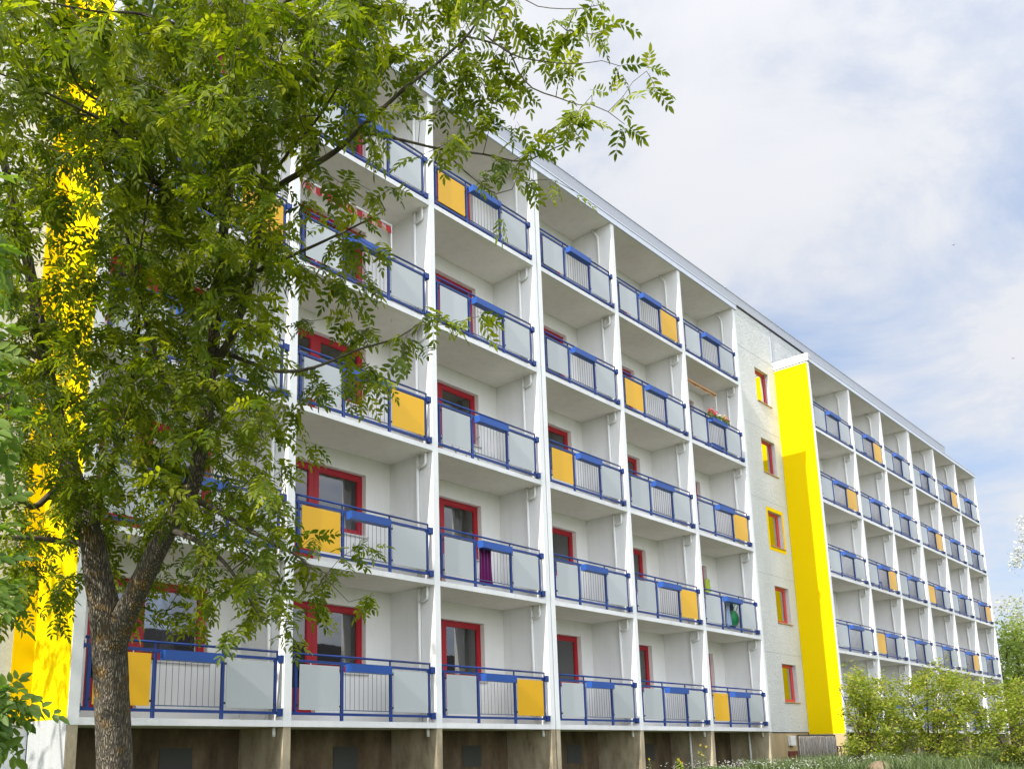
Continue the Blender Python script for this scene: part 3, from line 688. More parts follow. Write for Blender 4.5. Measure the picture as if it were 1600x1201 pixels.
def catmull(pts, step):
    P = np.array(pts, float); P = np.vstack([2*P[0]-P[1], P, 2*P[-1]-P[-2]]); out = []
    for i in range(1, len(P)-2):
        n = max(1, int(np.linalg.norm(P[i+1, :3]-P[i, :3])/step))
        for k in range(n):
            t = k/n; p0, p1, p2, p3 = P[i-1:i+3]
            out.append(0.5*((2*p1)+(-p0+p2)*t+(2*p0-5*p1+4*p2-p3)*t*t+(-p0+3*p1-3*p2+p3)*t**3))
    out.append(P[-2]); return np.array(out)
def tube_np(pts, rad, n, rs, rough=0.0, lobes=None):
    P = np.asarray(pts); m_ = len(P); d = np.gradient(P, axis=0); d = norm(d); up = np.array([1.0, 0, 0]) if abs(d[0][0]) < 0.8 else np.array([0, 1.0, 0])
    V = np.zeros((m_, n, 3)); ang = np.arange(n)*2*math.pi/n
    for i in range(m_):
        a = up - d[i]*np.dot(up, d[i]); a /= np.linalg.norm(a)+1e-9; up = a; b = np.cross(d[i], a)
        rr = rad[i]*(1+rough*rs.normal(0, 1, n)*0.5)
        if lobes is not None: rr = rr*(1+lobes*0.05*np.sin(3*ang+i*0.09)+lobes*0.03*np.sin(5*ang-i*0.05))
        V[i] = P[i] + (np.cos(ang)*rr)[:, None]*a + (np.sin(ang)*rr)[:, None]*b
    V = V.reshape(-1, 3); i, k = np.meshgrid(np.arange(m_-1), np.arange(n), indexing='ij'); i = i.ravel(); k = k.ravel()
    F = np.stack([i*n+k, i*n+(k+1) % n, (i+1)*n+(k+1) % n, (i+1)*n+k], 1); return V, F
class Tree:
    def __init__(s, seed): s.rs = np.random.RandomState(seed); s.chains = []; s.base = []; s.brad = []
    def limb(s, pts, step=0.09):          # pts: rows of x, y, z, r
        c = catmull(pts, step); s.chains.append(c); s.base.append(c[:, :3]); s.brad.append(c[:, 3])
    def grow(s, att, step=0.16, wig=0.16, rmin=0.0028, maxr=0.022, sag=0.10):
        """join every point of att to the growing tree by a bent twig"""
        rs = s.rs; base = np.concatenate(s.base); nb = len(base); br = np.concatenate(s.brad)
        ok = br < 0.12; cap = nb + len(att)*14; P = np.zeros((cap, 3)); P[:nb] = base; par = -np.ones(cap, int); use = np.zeros(cap, bool); use[:nb] = ok; cnt = nb
        d0 = np.array([np.min(np.sum((base[ok]-a)**2, 1)) for a in att]); order = np.argsort(d0); tips = []; tdir = []
        for ai in order:
            a = att[ai]; idx = np.nonzero(use[:cnt])[0]; v = a-P[idx]; dd = np.linalg.norm(v, axis=1)
            pen = dd*(1+0.25*np.clip(P[idx, 2]-a[2], 0, 2)); j = idx[np.argmin(pen)]
            L = np.linalg.norm(a-P[j]); n = max(1, int(L/step)); prev = j; off = rs.normal(0, wig, 3)*L*0.5; off[2] += sag*L
            if cnt+n >= cap: break
            for k in range(1, n+1):
                t = k/n; q = P[j]*(1-t)+a*t + off*math.sin(math.pi*t) + (rs.normal(0, 0.012, 3) if k < n else 0)
                P[cnt] = q; par[cnt] = prev; use[cnt] = True; prev = cnt; cnt += 1
            tips.append(prev); tdir.append(norm((P[prev]-P[par[prev]] if par[prev] >= 0 else a-P[j])[None])[0])
        r = np.zeros(cnt); 
        for i in range(cnt-1, nb-1, -1):
            r[i] = max(r[i], rmin**2.2); p = par[i]
            if p >= nb: r[p] += r[i]*0.98
        r = np.minimum(r**(1/2.2), maxr); r[:nb] = br
        s.P, s.par, s.r, s.nb, s.tips, s.tdir = P[:cnt], par[:cnt], r, nb, np.array(tips), np.array(tdir)
    def twigs(s, n=5):
        idx = np.arange(s.nb, len(s.P)); a = s.P[s.par[idx]]; b = s.P[idx]; rb = s.r[idx]
        ra = np.where(s.par[idx] >= s.nb, s.r[s.par[idx]], rb*1.15); d = norm(b-a)
        u = norm(np.cross(d, np.where(np.abs(d[:, 2:3]) > 0.9, np.array([[1.0, 0, 0]]), np.array([[0, 0, 1.0]])))); w = np.cross(d, u)
        ang = np.arange(n)*2*math.pi/n; N = len(idx); V = np.zeros((N, 2, n, 3))
        e = d*(rb[:, None]*0.5)
        for k in range(n):
            o = math.cos(ang[k])*u+math.sin(ang[k])*w
            V[:, 0, k] = a - e + o*ra[:, None]; V[:, 1, k] = b + e + o*rb[:, None]
        base = (np.arange(N)*2*n)[:, None]; k = np.arange(n)[None]; F = np.stack([base+k, base+(k+1) % n, base+n+(k+1) % n, base+n+k], -1).reshape(-1, 4)
        return V.reshape(-1, 3), F
def join(parts_):
    V = []; F = []; o = 0; Ts = []
    for p in parts_:
        V.append(p[0]); F.append(p[1]+o); o += len(p[0])
        if len(p) > 2: Ts.append(p[2])
    return np.concatenate(V), np.concatenate(F), (np.concatenate(Ts) if Ts else None)
def obj_np(name, me, parent, loc):
    """mesh built in world coordinates, re-based on its parent"""
    o = bpy.data.objects.new(name, me); COL.objects.link(o); o.parent = parent; o.location = -world_loc(parent); return o
def leaf_sites(tr, per_tip, spread, rs, back=3):
    """positions along the last pieces of every twig"""
    pos = []; dr = []
    for t, d in zip(tr.tips, tr.tdir):
        node = t; chain = [t]
        for _ in range(back):
            if tr.par[node] < tr.nb: break
            node = tr.par[node]; chain.append(node)
        for k in range(per_tip):
            i = chain[0] if k < 2 else chain[rs.randint(len(chain))]
            q = tr.P[i]; out = norm((rs.normal(0, 1, 3)*np.array([1, 1, 0.5]) + d*0.9)[None])[0]
            pos.append(q + rs.normal(0, spread, 3)); dr.append(out)
    return np.array(pos), np.array(dr)

# ------------------------------------------------------------------ the big tree in front
TD = 9.6
def S(*rows): return [(*at(u, v, D), r) for (u, v, D, r) in rows]
t1 = Tree(11)
t1.limb(S((186, 1318, 9.62, .235), (183, 1285, 9.62, .205), (181, 1240, 9.62, .192), (180, 1190, 9.6, .187), (176, 1120, 9.6, .182), (172, 1050, 9.6, .180), (168, 990, 9.6, .178), (160, 940, 9.6, .158), (150, 890, 9.6, .140), (144, 850, 9.6, .128),
    (130, 800, 9.6, .112), (112, 740, 9.65, .100), (97, 690, 9.7, .090), (84, 630, 9.75, .082), (70, 560, 9.8, .074), (60, 500, 9.8, .066), (48, 430, 9.8, .058), (30, 350, 9.8, .05), (10, 270, 9.8, .044), (-15, 150, 9.8, .034), (-30, 0, 9.8, .024), (-35, -150, 9.8, .012)), 0.07)
t1.limb(S((176, 1010, 9.6, .15), (190, 975, 9.56, .132), (206, 940, 9.5, .120), (228, 895, 9.45, .110), (250, 850, 9.4, .104), (272, 808, 9.35, .100), (292, 775, 9.3, .094), (308, 730, 9.3, .082), (318, 670, 9.3, .074), (326, 600, 9.3, .066), (334, 530, 9.3, .06), (340, 450, 9.25, .054),
    (348, 370, 9.2, .050), (358, 300, 9.2, .045), (367, 230, 9.15, .040), (373, 140, 9.1, .035), (374, 50, 9.1, .028), (380, -80, 9.0, .018), (384, -200, 9.0, .008)), 0.07)
t1.limb(S((330, 570, 9.3, .05), (352, 545, 9.25, .046), (372, 500, 9.2, .042), (392, 440, 9.15, .040), (402, 370, 9.1, .038), (408, 310, 9.05, .036), (416, 240, 9.0, .030), (425, 180, 9.0, .024), (440, 110, 8.9, .02), (446, 20, 8.9, .014), (450, -90, 8.8, .007)))
t1.limb(S((404, 318, 9.05, .034), (440, 288, 8.95, .031), (480, 264, 8.85, .029), (525, 236, 8.75, .026), (562, 202, 8.7, .023), (600, 168, 8.65, .02), (640, 132, 8.6, .017), (690, 93, 8.55, .014), (735, 50, 8.5, .011), (762, 0, 8.5, .008), (780, -60, 8.5, .004)))
t1.limb(S((728, 57, 8.5, .010), (765, 66, 8.45, .009), (795, 80, 8.45, .008), (810, 112, 8.4, .0075), (832, 138, 8.4, .007), (870, 152, 8.4, .006), (905, 164, 8.4, .004), (925, 164, 8.4, .003)))
t1.limb(S((770, 66, 8.45, .008), (785, 20, 8.45, .006), (800, -10, 8.4, .005), (840, 10, 8.4, .004), (900, 14, 8.4, .0035), (945, 6, 8.4, .003)))
t1.limb(S((745, 45, 8.5, .008), (800, 85, 8.4, .007), (850, 96, 8.4, .005), (900, 100, 8.4, .004), (940, 95, 8.4, .003)))
t1.limb(S((560, 206, 8.7, .016), (620, 217, 8.7, .014), (688, 233, 8.7, .012), (755, 241, 8.7, .010), (815, 252, 8.7, .008), (865, 232, 8.7, .006), (905, 214, 8.7, .004)))
t1.limb(S((690, 233, 8.7, .007), (735, 275, 8.7, .006), (775, 303, 8.7, .005), (800, 296, 8.7, .004), (808, 278, 8.7, .003)))
t1.limb(S((402, 424, 9.15, .022), (445, 404, 9.1, .018), (495, 382, 9.0, .014), (550, 356, 8.95, .010), (602, 329, 8.9, .006)))
t1.limb(S((602, 329, 8.9, .006), (592, 308, 8.9, .004), (572, 300, 8.9, .003)))
t1.limb(S((345, 548, 9.25, .026), (390, 566, 9.2, .022), (435, 580, 9.15, .019), (490, 574, 9.1, .015), (560, 546, 9.05, .012), (620, 528, 9.0, .008), (664, 500, 8.95, .005), (690, 492, 8.9, .003)))
t1.limb(S((292, 776, 9.3, .040), (330, 792, 9.2, .033), (380, 822, 9.1, .025), (430, 850, 9.0, .018), (470, 872, 8.95, .012), (486, 900, 8.9, .007), (476, 925, 8.9, .004)))
t1.limb(S((470, 873, 8.95, .008), (505, 900, 8.9, .006), (545, 940, 8.9, .003)))
t1.limb(S((262, 825, 9.35, .035), (310, 846, 9.2, .028), (352, 880, 9.1, .02), (386, 930, 9.05, .012), (410, 970, 9.0, .005)))
t1.limb(S((142, 850, 9.6, .04), (100, 846, 9.5, .034), (60, 841, 9.3, .03), (20, 840, 9.1, .026), (-40, 832, 8.9, .018), (-120, 800, 8.7, .01)))
t1.limb(S((112, 742, 9.65, .04), (80, 770, 9.5, .034), (50, 792, 9.3, .03), (10, 768, 9.1, .026), (-40, 750, 8.9, .02), (-120, 700, 8.7, .01)))
t1.limb(S((147, 850, 9.6, .06), (150, 800, 9.5, .052), (162, 750, 9.4, .046), (182, 705, 9.3, .042), (196, 660, 9.25, .036), (205, 600, 9.2, .03), (215, 520, 9.1, .024), (212, 430, 9.0, .02), (190, 340, 8.8, .015), (170, 250, 8.6, .010), (165, 150, 8.5, .006)))
t1.limb(S((312, 715, 9.3, .04), (288, 670, 9.2, .032), (268, 625, 9.1, .028), (246, 560, 9.0, .024), (228, 505, 8.9, .020), (215, 440, 8.8, .015), (225, 350, 8.6, .010), (240, 260, 8.5, .006)))
t1.limb(S((352, 340, 9.2, .034), (310, 318, 9.0, .028), (262, 292, 8.8, .024), (236, 282, 8.6, .02), (200, 225, 8.3, .017), (160, 190, 8.0, .014), (115, 166, 7.8, .012), (50, 135, 7.5, .009), (-20, 108, 7.2, .006)))
t1.limb(S((367, 230, 9.15, .028), (330, 236, 9.0, .024), (280, 242, 8.8, .021), (232, 226, 8.5, .018), (170, 170, 8.0, .013), (120, 130, 7.6, .010), (100, 60, 7.2, .007)))
t1.limb(S((373, 130, 9.1, .026), (345, 80, 8.8, .022), (290, 45, 8.4, .018), (220, 22, 8.0, .014), (150, 18, 7.6, .010), (80, 5, 7.2, .007)))
t1.limb(S((408, 300, 9.05, .018), (450, 240, 8.6, .015), (500, 180, 8.2, .012), (540, 110, 7.9, .009), (560, 40, 7.6, .006), (570, -40, 7.4, .003)))
t1.limb(S((374, 60, 9.1, .024), (420, 20, 8.6, .019), (490, -20, 8.2, .015), (570, -50, 7.9, .011), (660, -40, 7.7, .007), (740, -20, 7.6, .004)))
t1.limb(S((48, 430, 9.8, .04), (-30, 380, 9.6, .03), (-120, 340, 9.4, .022), (-220, 300, 9.4, .01)))
t1.limb(S((70, 560, 9.8, .04), (-10, 530, 9.9, .03), (-110, 500, 10.2, .02), (-220, 480, 10.4, .01)))
COV = """8899999999888887677500
889999987999898534610000
6888999999856896576650000
677999999863367323560000
65589999842353455500000
744799986211203551000000
853689975322000100000000
854689975533000000000000
854689986543000000000000
854689876021022000000000
9847898753224310000000
985787863545300000000000
987789974411000000000000
886788775100000000000000
787797765000000000000000
577766664000000000000000
556656666200000000000000
442345666433000000000000
442144455121000000000000
110033223100000000000000
0000000000000000""".split('\n')
att = []
rs = t1.rs
for r, row in enumerate(COV):
    for c, ch in enumerate(row):
        dens = int(ch)
        if dens == 0: continue
        n = dens*(0.66 if c < 9 else 0.50 if c < 12 else 0.30)
        n = int(n) + (rs.rand() < n-int(n))
        if dens <= 3: n = max(1, n) if rs.rand() < 0.75 else n
        for _ in range(n):
            u = c*50+rs.rand()*50; v = r*50+rs.rand()*50
            near = 1.6*max(0, (500-v)/500)*(1 if u < 640 else 0.15)
            D = 9.25 - near*rs.rand()*1.4 + rs.normal(0, 0.75 if u < 460 else 0.28)
            if u > 620: D = 8.55+rs.normal(0, 0.25)
            if 810 < v < 1010 and 85 < u < 320: D = 9.95+rs.rand()*0.7
            D = min(max(D, 5.6), 10.8)
            q = at(u, v, D)
            if q[1] > -0.5: q = at(u, v, 8.8)
            att.append(q)
# crown beyond the frame: above and to the left
for _ in range(520):
    u = rs.uniform(-420, 760); v = rs.uniform(-420, 0) if rs.rand() < 0.6 else rs.uniform(-100, 700)
    if v > 0: u = rs.uniform(-360, -5)
    q = at(u, v, 9.3+rs.normal(0, 1.0) - (0.8 if v < 0 else 0))
    if q[1] < -0.6: att.append(q)
att = np.array(att)
t1.grow(att, maxr=0.02)
base = at(184, 1315, 9.62); base[2] = float(ground_z(base[0], base[1]))
tree1 = thing('ash_tree', 'tall ash tree with furrowed forked trunk standing in front of the facade', 'tree', tuple(base))
tp = [tube_np(c[:, :3], c[:, 3], 28 if c[:, 3].max() > 0.1 else (12 if c[:, 3].max() > .03 else 8), rs, 0.02, 1.0 if c[:, 3].max() > 0.1 else 0.4) for c in t1.chains]
V, F, _ = join(tp[:2]); obj_np('trunk', mesh_np('trunk', V, F, W['bark'], smooth=True), tree1, None)
V, F, _ = join(tp[2:]+[t1.twigs()]); obj_np('branches', mesh_np('branches', V, F, W['twig'], smooth=True), tree1, None)
pos, dr = leaf_sites(t1, 7, 0.025, rs, 1)
q = (pos-CP) @ CM.T; uu = PX+FPX*q[:, 0]/q[:, 2]     # the long right-hand boughs carry thin young sprays
keep = (uu < 600) | (rs.rand(len(pos)) < 0.74); keep &= ~((uu > 780) & (rs.rand(len(pos)) < 0.25)); pos, dr = pos[keep], dr[keep]
V, F, TT = compound(pos, dr, rs, 0.20, 4, 0.084, 0.030, 0.55)
obj_np('crown', mesh_np('crown', V, F, W['leaf'], TT), tree1, None)
print('tree1', len(att), 'twig nodes', len(t1.P), 'leaf faces', len(F))

# ------------------------------------------------------------------ nearer tree just left of the view
t2 = Tree(5); rs = t2.rs
b2 = at(-330, 1172, 6.2); b2[2] = float(ground_z(b2[0], b2[1]))
def G(u, v, D, r): return (*at(u, v, D), r)
t2.limb([(b2[0], b2[1], b2[2]-0.1, .13), (b2[0]+.02, b2[1], b2[2]+.5, .11), G(-335, 1000, 6.2, .095), G(-330, 800, 6.2, .085), G(-320, 600, 6.2, .075), G(-300, 400, 6.2, .06), G(-290, 200, 6.2, .045), G(-280, 0, 6.2, .03), G(-275, -200, 6.2, .012)])
t2.limb([G(-332, 900, 6.2, .04), G(-250, 880, 6.0, .03), G(-160, 900, 5.8, .022), G(-80, 920, 5.6, .014), G(-35, 945, 5.5, .008), G(5, 960, 5.4, .004)])
t2.limb([G(-334, 980, 6.2, .035), G(-240, 1000, 5.9, .026), G(-140, 1030, 5.6, .018), G(-60, 1055, 5.4, .010), G(0, 1070, 5.3, .006), G(20, 1075, 5.2, .003)])
t2.limb([G(-328, 760, 6.2, .04), G(-230, 720, 6.0, .03), G(-140, 690, 5.9, .02), G(-60, 660, 5.8, .012), G(20, 610, 5.7, .006)])
t2.limb([G(-334, 960, 6.2, .03), G(-220, 960, 5.6, .02), G(-120, 1060, 5.1, .014), G(-60, 1110, 4.9, .009), G(-20, 1130, 4.8, .004)])
t2.limb([G(-300, 420, 6.2, .04), G(-200, 350, 6.0, .03), G(-110, 330, 5.8, .02), G(-30, 320, 5.7, .01)])
att = []
for (u0, v0, u1, v1, n, D) in ((-90, 870, 5, 960, 12, 5.5), (-90, 1055, 15, 1110, 11, 5.2), (-90, 1115, -25, 1160, 4, 4.9), (-60, 380, 0, 520, 3, 5.8), (-60, 520, 30, 660, 8, 5.7),
                               (-300, 300, -90, 1050, 80, 6.0), (-400, -200, -100, 300, 60, 6.2), (-60, 250, 30, 380, 6, 5.7), (-60, 700, 0, 860, 3, 5.6)):
    for _ in range(n): att.append(at(rs.uniform(u0, u1), rs.uniform(v0, v1), D+rs.normal(0, 0.25)))
t2.grow(np.array(att), maxr=0.012)
tree2 = thing('locust_tree', 'young tree with rounded pinnate leaves reaching in at the left edge', 'tree', tuple(b2))
tp = [tube_np(c[:, :3], c[:, 3], 12, rs, 0.02) for c in t2.chains]
V, F, _ = join(tp+[t2.twigs()]); obj_np('trunk', mesh_np('trunk', V, F, W['bark'], smooth=True), tree2, None)
pos, dr = leaf_sites(t2, 4, 0.03, rs)
V, F, TT = compound(pos, dr, rs, 0.24, 4, 0.085, 0.042, 0.4)
obj_np('crown', mesh_np('crown', V, F, W['leaf_near'], TT), tree2, None)

# tree left of the view, close to the stairwell wall: its shade dapples the yellow wall
t3 = Tree(9); rs = t3.rs; b3 = np.array([-10.6, -1.3, float(ground_z(-10.6, -1.3))])
t3.limb([(*(b3-[0, 0, .1]), .14), (-10.6, -1.3, 1.0, .11), (-10.4, -1.2, 3.5, .085), (-10.3, -1.0, 6.0, .06), (-10.2, -.9, 9.0, .02)])
for z_, x_, y_ in ((1.6, -8.0, 0.1), (2.6, -7.6, -.2), (3.6, -7.8, .4), (4.8, -8.2, .2), (5.6, -8.6, -.6), (4.2, -12.4, -1.6), (5.4, -12.6, -1.0)):
    t3.limb([(-10.5, -1.25, z_, .05), ((x_-10.5)/2, (y_-1.25)/2, z_+.8, .035), (x_, y_, z_+1.8, .014)])
att = np.stack([rs.uniform(-10.5, -6.8, 110), rs.uniform(-1.3, 0.9, 110), rs.uniform(1.6, 10.5, 110)], 1)
t3.grow(att, maxr=0.014)
tree3 = thing('ash_tree', 'slender ash tree left of the picture, known by its dappled shade on the yellow wall', 'tree', tuple(b3))
V, F, _ = join([tube_np(c[:, :3], c[:, 3], 10, rs, 0.02) for c in t3.chains]+[t3.twigs()]); obj_np('trunk', mesh_np('trunk', V, F, W['bark'], smooth=True), tree3, None)
pos, dr = leaf_sites(t3, 5, 0.03, rs, 2); V, F, TT = compound(pos, dr, rs, 0.22, 4, 0.085, 0.032)
obj_np('crown', mesh_np('crown', V, F, W['leaf'], TT), tree3, None)

# ------------------------------------------------------------------ simple leaved shrubs and far trees
def simple_leaves(pos, rs, L, Wd, up=0.6):
    N = len(pos); d = norm(rs.normal(0, 1, (N, 3))*np.array([1, 1, 0.7])); n = norm(rs.normal(0, 0.6, (N, 3)) + np.array([0, 0, up]))
    ln = L*rs.uniform(0.6, 1.3, N); V, F = leaflets(pos, d, n, ln, ln*Wd/L, rs)
    return V, F, np.repeat(np.clip(rs.normal(0.45, 0.25, N), 0, 1), 6)
def plant(name, label, cat, base, limbs, att, leafmat, twigmat, L, Wd, per_tip, spread, seed, group=None, trunk=True, step=0.3, maxr=0.03, back=4, rmin=0.004):
    t = Tree(seed); rs = t.rs
    for l_ in limbs: t.limb(l_, 0.2)
    t.grow(np.array(att), step=step, wig=0.2, maxr=maxr, rmin=rmin, sag=0.0)
    th = thing(name, label, cat, tuple(base), group)
    tp = [tube_np(c[:, :3], c[:, 3], 8, rs) for c in t.chains]
    V, F, _ = join(tp+[t.twigs(4)]); obj_np('trunk' if trunk else 'stems', mesh_np('trunk', V, F, twigmat, smooth=True), th, None)
    pos, _ = leaf_sites(t, per_tip, spread, rs, back)
    V, F, TT = simple_leaves(pos, rs, L, Wd); obj_np('crown' if trunk else 'foliage', mesh_np('crown', V, F, leafmat, TT), th, None)
    return th
def inpoly(u, v, P):
    c = False; j = len(P)-1
    for i in range(len(P)):
        if (P[i][1] > v) != (P[j][1] > v) and u < (P[j][0]-P[i][0])*(v-P[i][1])/(P[j][1]-P[i][1])+P[i][0]: c = not c
        j = i
    return c
def poly_pts(P, n, D0, dD, rs):
    us = [p[0] for p in P]; vs_ = [p[1] for p in P]; out = []
    while len(out) < n:
        u, v = rs.uniform(min(us), max(us)), rs.uniform(min(vs_), max(vs_))
        if inpoly(u, v, P): out.append(at(u, v, D0+rs.uniform(-dD, dD)))
    return out
def shrub(poly, n, D0, cu, seed, label):
    rs = np.random.RandomState(seed); b = at(cu, 1190, D0); b[2] = float(ground_z(b[0], b[1]))
    limbs = []
    for k in range(9):
        u = cu + rs.uniform(-0.42, 0.42)*(max(p[0] for p in poly)-min(p[0] for p in poly)); v = rs.uniform(min(p[1] for p in poly)+25, 1110)
        e = at(u, v, D0+rs.uniform(-1, 1)); s_ = b + rs.normal(0, 0.15, 3)*np.array([1, 1, 0]); s_[2] = b[2]-0.05
        m_ = (s_+e)/2 + np.array([0, 0, 0.25]); limbs.append([(*s_, .03), (*m_, .02), (*e, .008)])
    att = poly_pts(poly, n, D0, 1.5, rs)
    top = min(p[1] for p in poly); ul = min(p[0] for p in poly); ur = max(p[0] for p in poly)
    for _ in range(9):                                    # loose shoots standing out of the outline
        u = rs.uniform(ul-8, ur+8); att.append(at(max(u, 1318), top+rs.uniform(-14, 30)+abs(u-cu)*0.35, D0+rs.uniform(-1, 1)))
    return plant('shrub', label, 'shrub', b, limbs, att, W['leaf_shrub'], W['twig_red'], 0.080, 0.040, 40, 0.09, seed, 'shrubs in front of the right half of the building', False, 0.2, 0.02)
shrub([(1335, 1182), (1322, 1172), (1330, 1135), (1312, 1105), (1330, 1090), (1322, 1052), (1345, 1040), (1352, 1060), (1385, 1062), (1400, 1080), (1410, 1185), (1340, 1190)], 210, 25.5, 1350, 21, 'yellow green shrub overlapping the foot of the tall yellow wall')
shrub([(1385, 1188), (1390, 1080), (1400, 1062), (1440, 1048), (1465, 1030), (1480, 1050), (1510, 1045), (1520, 1090), (1520, 1188)], 260, 26.5, 1455, 22, 'widest bushy shrub standing between two lower shrubs under the far balconies')
shrub([(1500, 1188), (1505, 1075), (1530, 1055), (1560, 1070), (1590, 1060), (1640, 1080), (1700, 1120), (1700, 1190)], 260, 25.0, 1590, 23, 'shrub with reddish shoots at the right edge of the view')
# white blossoming twigs reaching in from the right, and trees behind the end of the building
rs = np.random.RandomState(31)
b = at(1790, 1172, 32); b[2] = float(ground_z(b[0], b[1]))
lim = [[(*b, .16), (*at(1790, 1050, 32), .12), (*at(1780, 930, 32), .08), (*at(1770, 800, 32), .04)],
       [(*at(1785, 960, 32), .06), (*at(1720, 900, 32), .04), (*at(1650, 870, 32), .02), (*at(1590, 862, 32), .006)],
       [(*at(1782, 940, 32), .05), (*at(1700, 850, 32), .03), (*at(1620, 825, 32), .012), (*at(1596, 815, 32), .005)]]
att = [at(u, v, 32+rs.normal(0, 0.4)) for u, v in ((1578, 878), (1583, 882), (1590, 870), (1592, 858), (1596, 845), (1600, 884), (1597, 822), (1602, 812), (1606, 850), (1606, 830), (1612, 870), (1588, 880))] + poly_pts([(1620, 880), (1615, 780), (1700, 650), (1880, 650), (1980, 800), (1960, 1000), (1720, 1010)], 170, 32, 2.5, rs)
plant('blossoming_tree', 'white blossoming tree whose twigs reach in at the right edge against the sky', 'tree', b, lim, att, W['blossom'], W['twig'], 0.10, 0.07, 22, 0.12, 31, None, True, 0.4, 0.04)
def far_tree(name, label, poly, n, D, cu, topv, mat, seed, L=0.16, per=22, sp=0.3):
    rs = np.random.RandomState(seed); b = at(cu, 1172, D); b[2] = float(ground_z(b[0], b[1]))
    lim = [[(*b, .25), (*at(cu, 1120, D), .2), (*at(cu+3, 1060, D), .14), (*at(cu, topv+25, D), .05)]]
    for k in range(5): lim.append([(*at(cu, 1130-k*20, D), .1), (*at(cu+rs.uniform(-25, 25), 1080-k*18, D+rs.uniform(-1, 1)), .06), (*at(cu+rs.uniform(-45, 45), 1050-k*18, D+rs.uniform(-2, 2)), .03)])
    plant(name, label, 'tree', b, lim, poly_pts(poly, n, D, D*0.05, rs), mat, W['twig'], L, L*0.55, per, sp, seed, None, True, 0.6, 0.05, 3)
far_tree('deciduous_tree', 'fresh green tree directly beside the far end of the apartment block', [(1556, 1180), (1556, 985), (1575, 960), (1605, 975), (1625, 1040), (1620, 1180)], 240, 60, 1588, 960, W['leaf_far'], 41, 0.22, 26, 0.35)
far_tree('pale_leaved_tree', 'pale whitish tree top rising behind the green tree at the far right', [(1556, 1010), (1560, 950), (1580, 940), (1620, 935), (1700, 960), (1720, 1170), (1600, 1170)], 300, 74, 1650, 945, W['leaf_pale'], 42, 0.26, 24, 0.4)

# ------------------------------------------------------------------ grass, weeds and flowers
rs = np.random.RandomState(3)
def blades(x, y, h, rs, w=0.011, lean=0.35):
    N = len(x); z = ground_z(x, y); p = np.stack([x, y, z-0.01], 1); a = rs.uniform(0, 2*math.pi, N); s = np.stack([np.cos(a), np.sin(a), np.zeros(N)], 1)
    l_ = np.stack([np.cos(a+1.57+rs.normal(0, .5, N)), np.sin(a+1.57), np.zeros(N)], 1)*(h*lean*rs.uniform(0.3, 1.6, N))[:, None]
    H3 = np.array([0, 0, 1.0])*h[:, None]; ww = w*rs.uniform(0.6, 1.5, N)[:, None]
    V = np.stack([p-s*ww, p+s*ww, p+s*ww*.8+H3*.55+l_*.3, p-s*ww*.8+H3*.55+l_*.3, p+H3*0.95+l_+s*ww*.15, p+H3*0.95+l_-s*ww*.15], 1).reshape(-1, 3)
    i = np.arange(N)*6; F = np.concatenate([np.stack([i, i+1, i+2, i+3], 1), np.stack([i+3, i+2, i+4, i+5], 1)])
    return V, F, np.repeat(np.clip(rs.normal(0.42, 0.22, N), 0, 1), 6)
def patch(n, x0, x1, y0, y1): return rs.uniform(x0, x1, n), rs.uniform(y0, y1, n)
parts_ = []
x, y = patch(60000, 8, 44, -9, -0.3); cl = 0.6+0.8*(np.sin(x*1.7+np.sin(y*2.3)*1.5)*0.5+0.5)*(np.sin(x*0.6+y*1.3+2)*0.5+0.5)
parts_.append(blades(x, y, 0.13*cl*rs.uniform(0.6, 1.4, len(x)) + 0.06*np.exp(-((x-24)/12)**2), rs))
x, y = patch(9000, -12, 8, -11, -0.3); parts_.append(blades(x, y, 0.12*rs.uniform(0.6, 1.4, len(x)), rs))
# long tufts
for _ in range(150):
    cx_, cy_ = rs.uniform(11, 36), rs.uniform(-6.5, -1.2); n = 60; parts_.append(blades(cx_+rs.normal(0, .10, n), cy_+rs.normal(0, .10, n), rs.uniform(0.22, 0.46, n), rs, 0.010, 0.6))
V, F, TT = join(parts_); go = bpy.data.objects.new('grass', mesh_np('grass', V, F, W['grass'], TT)); COL.objects.link(go); tag(go, kind='stuff')
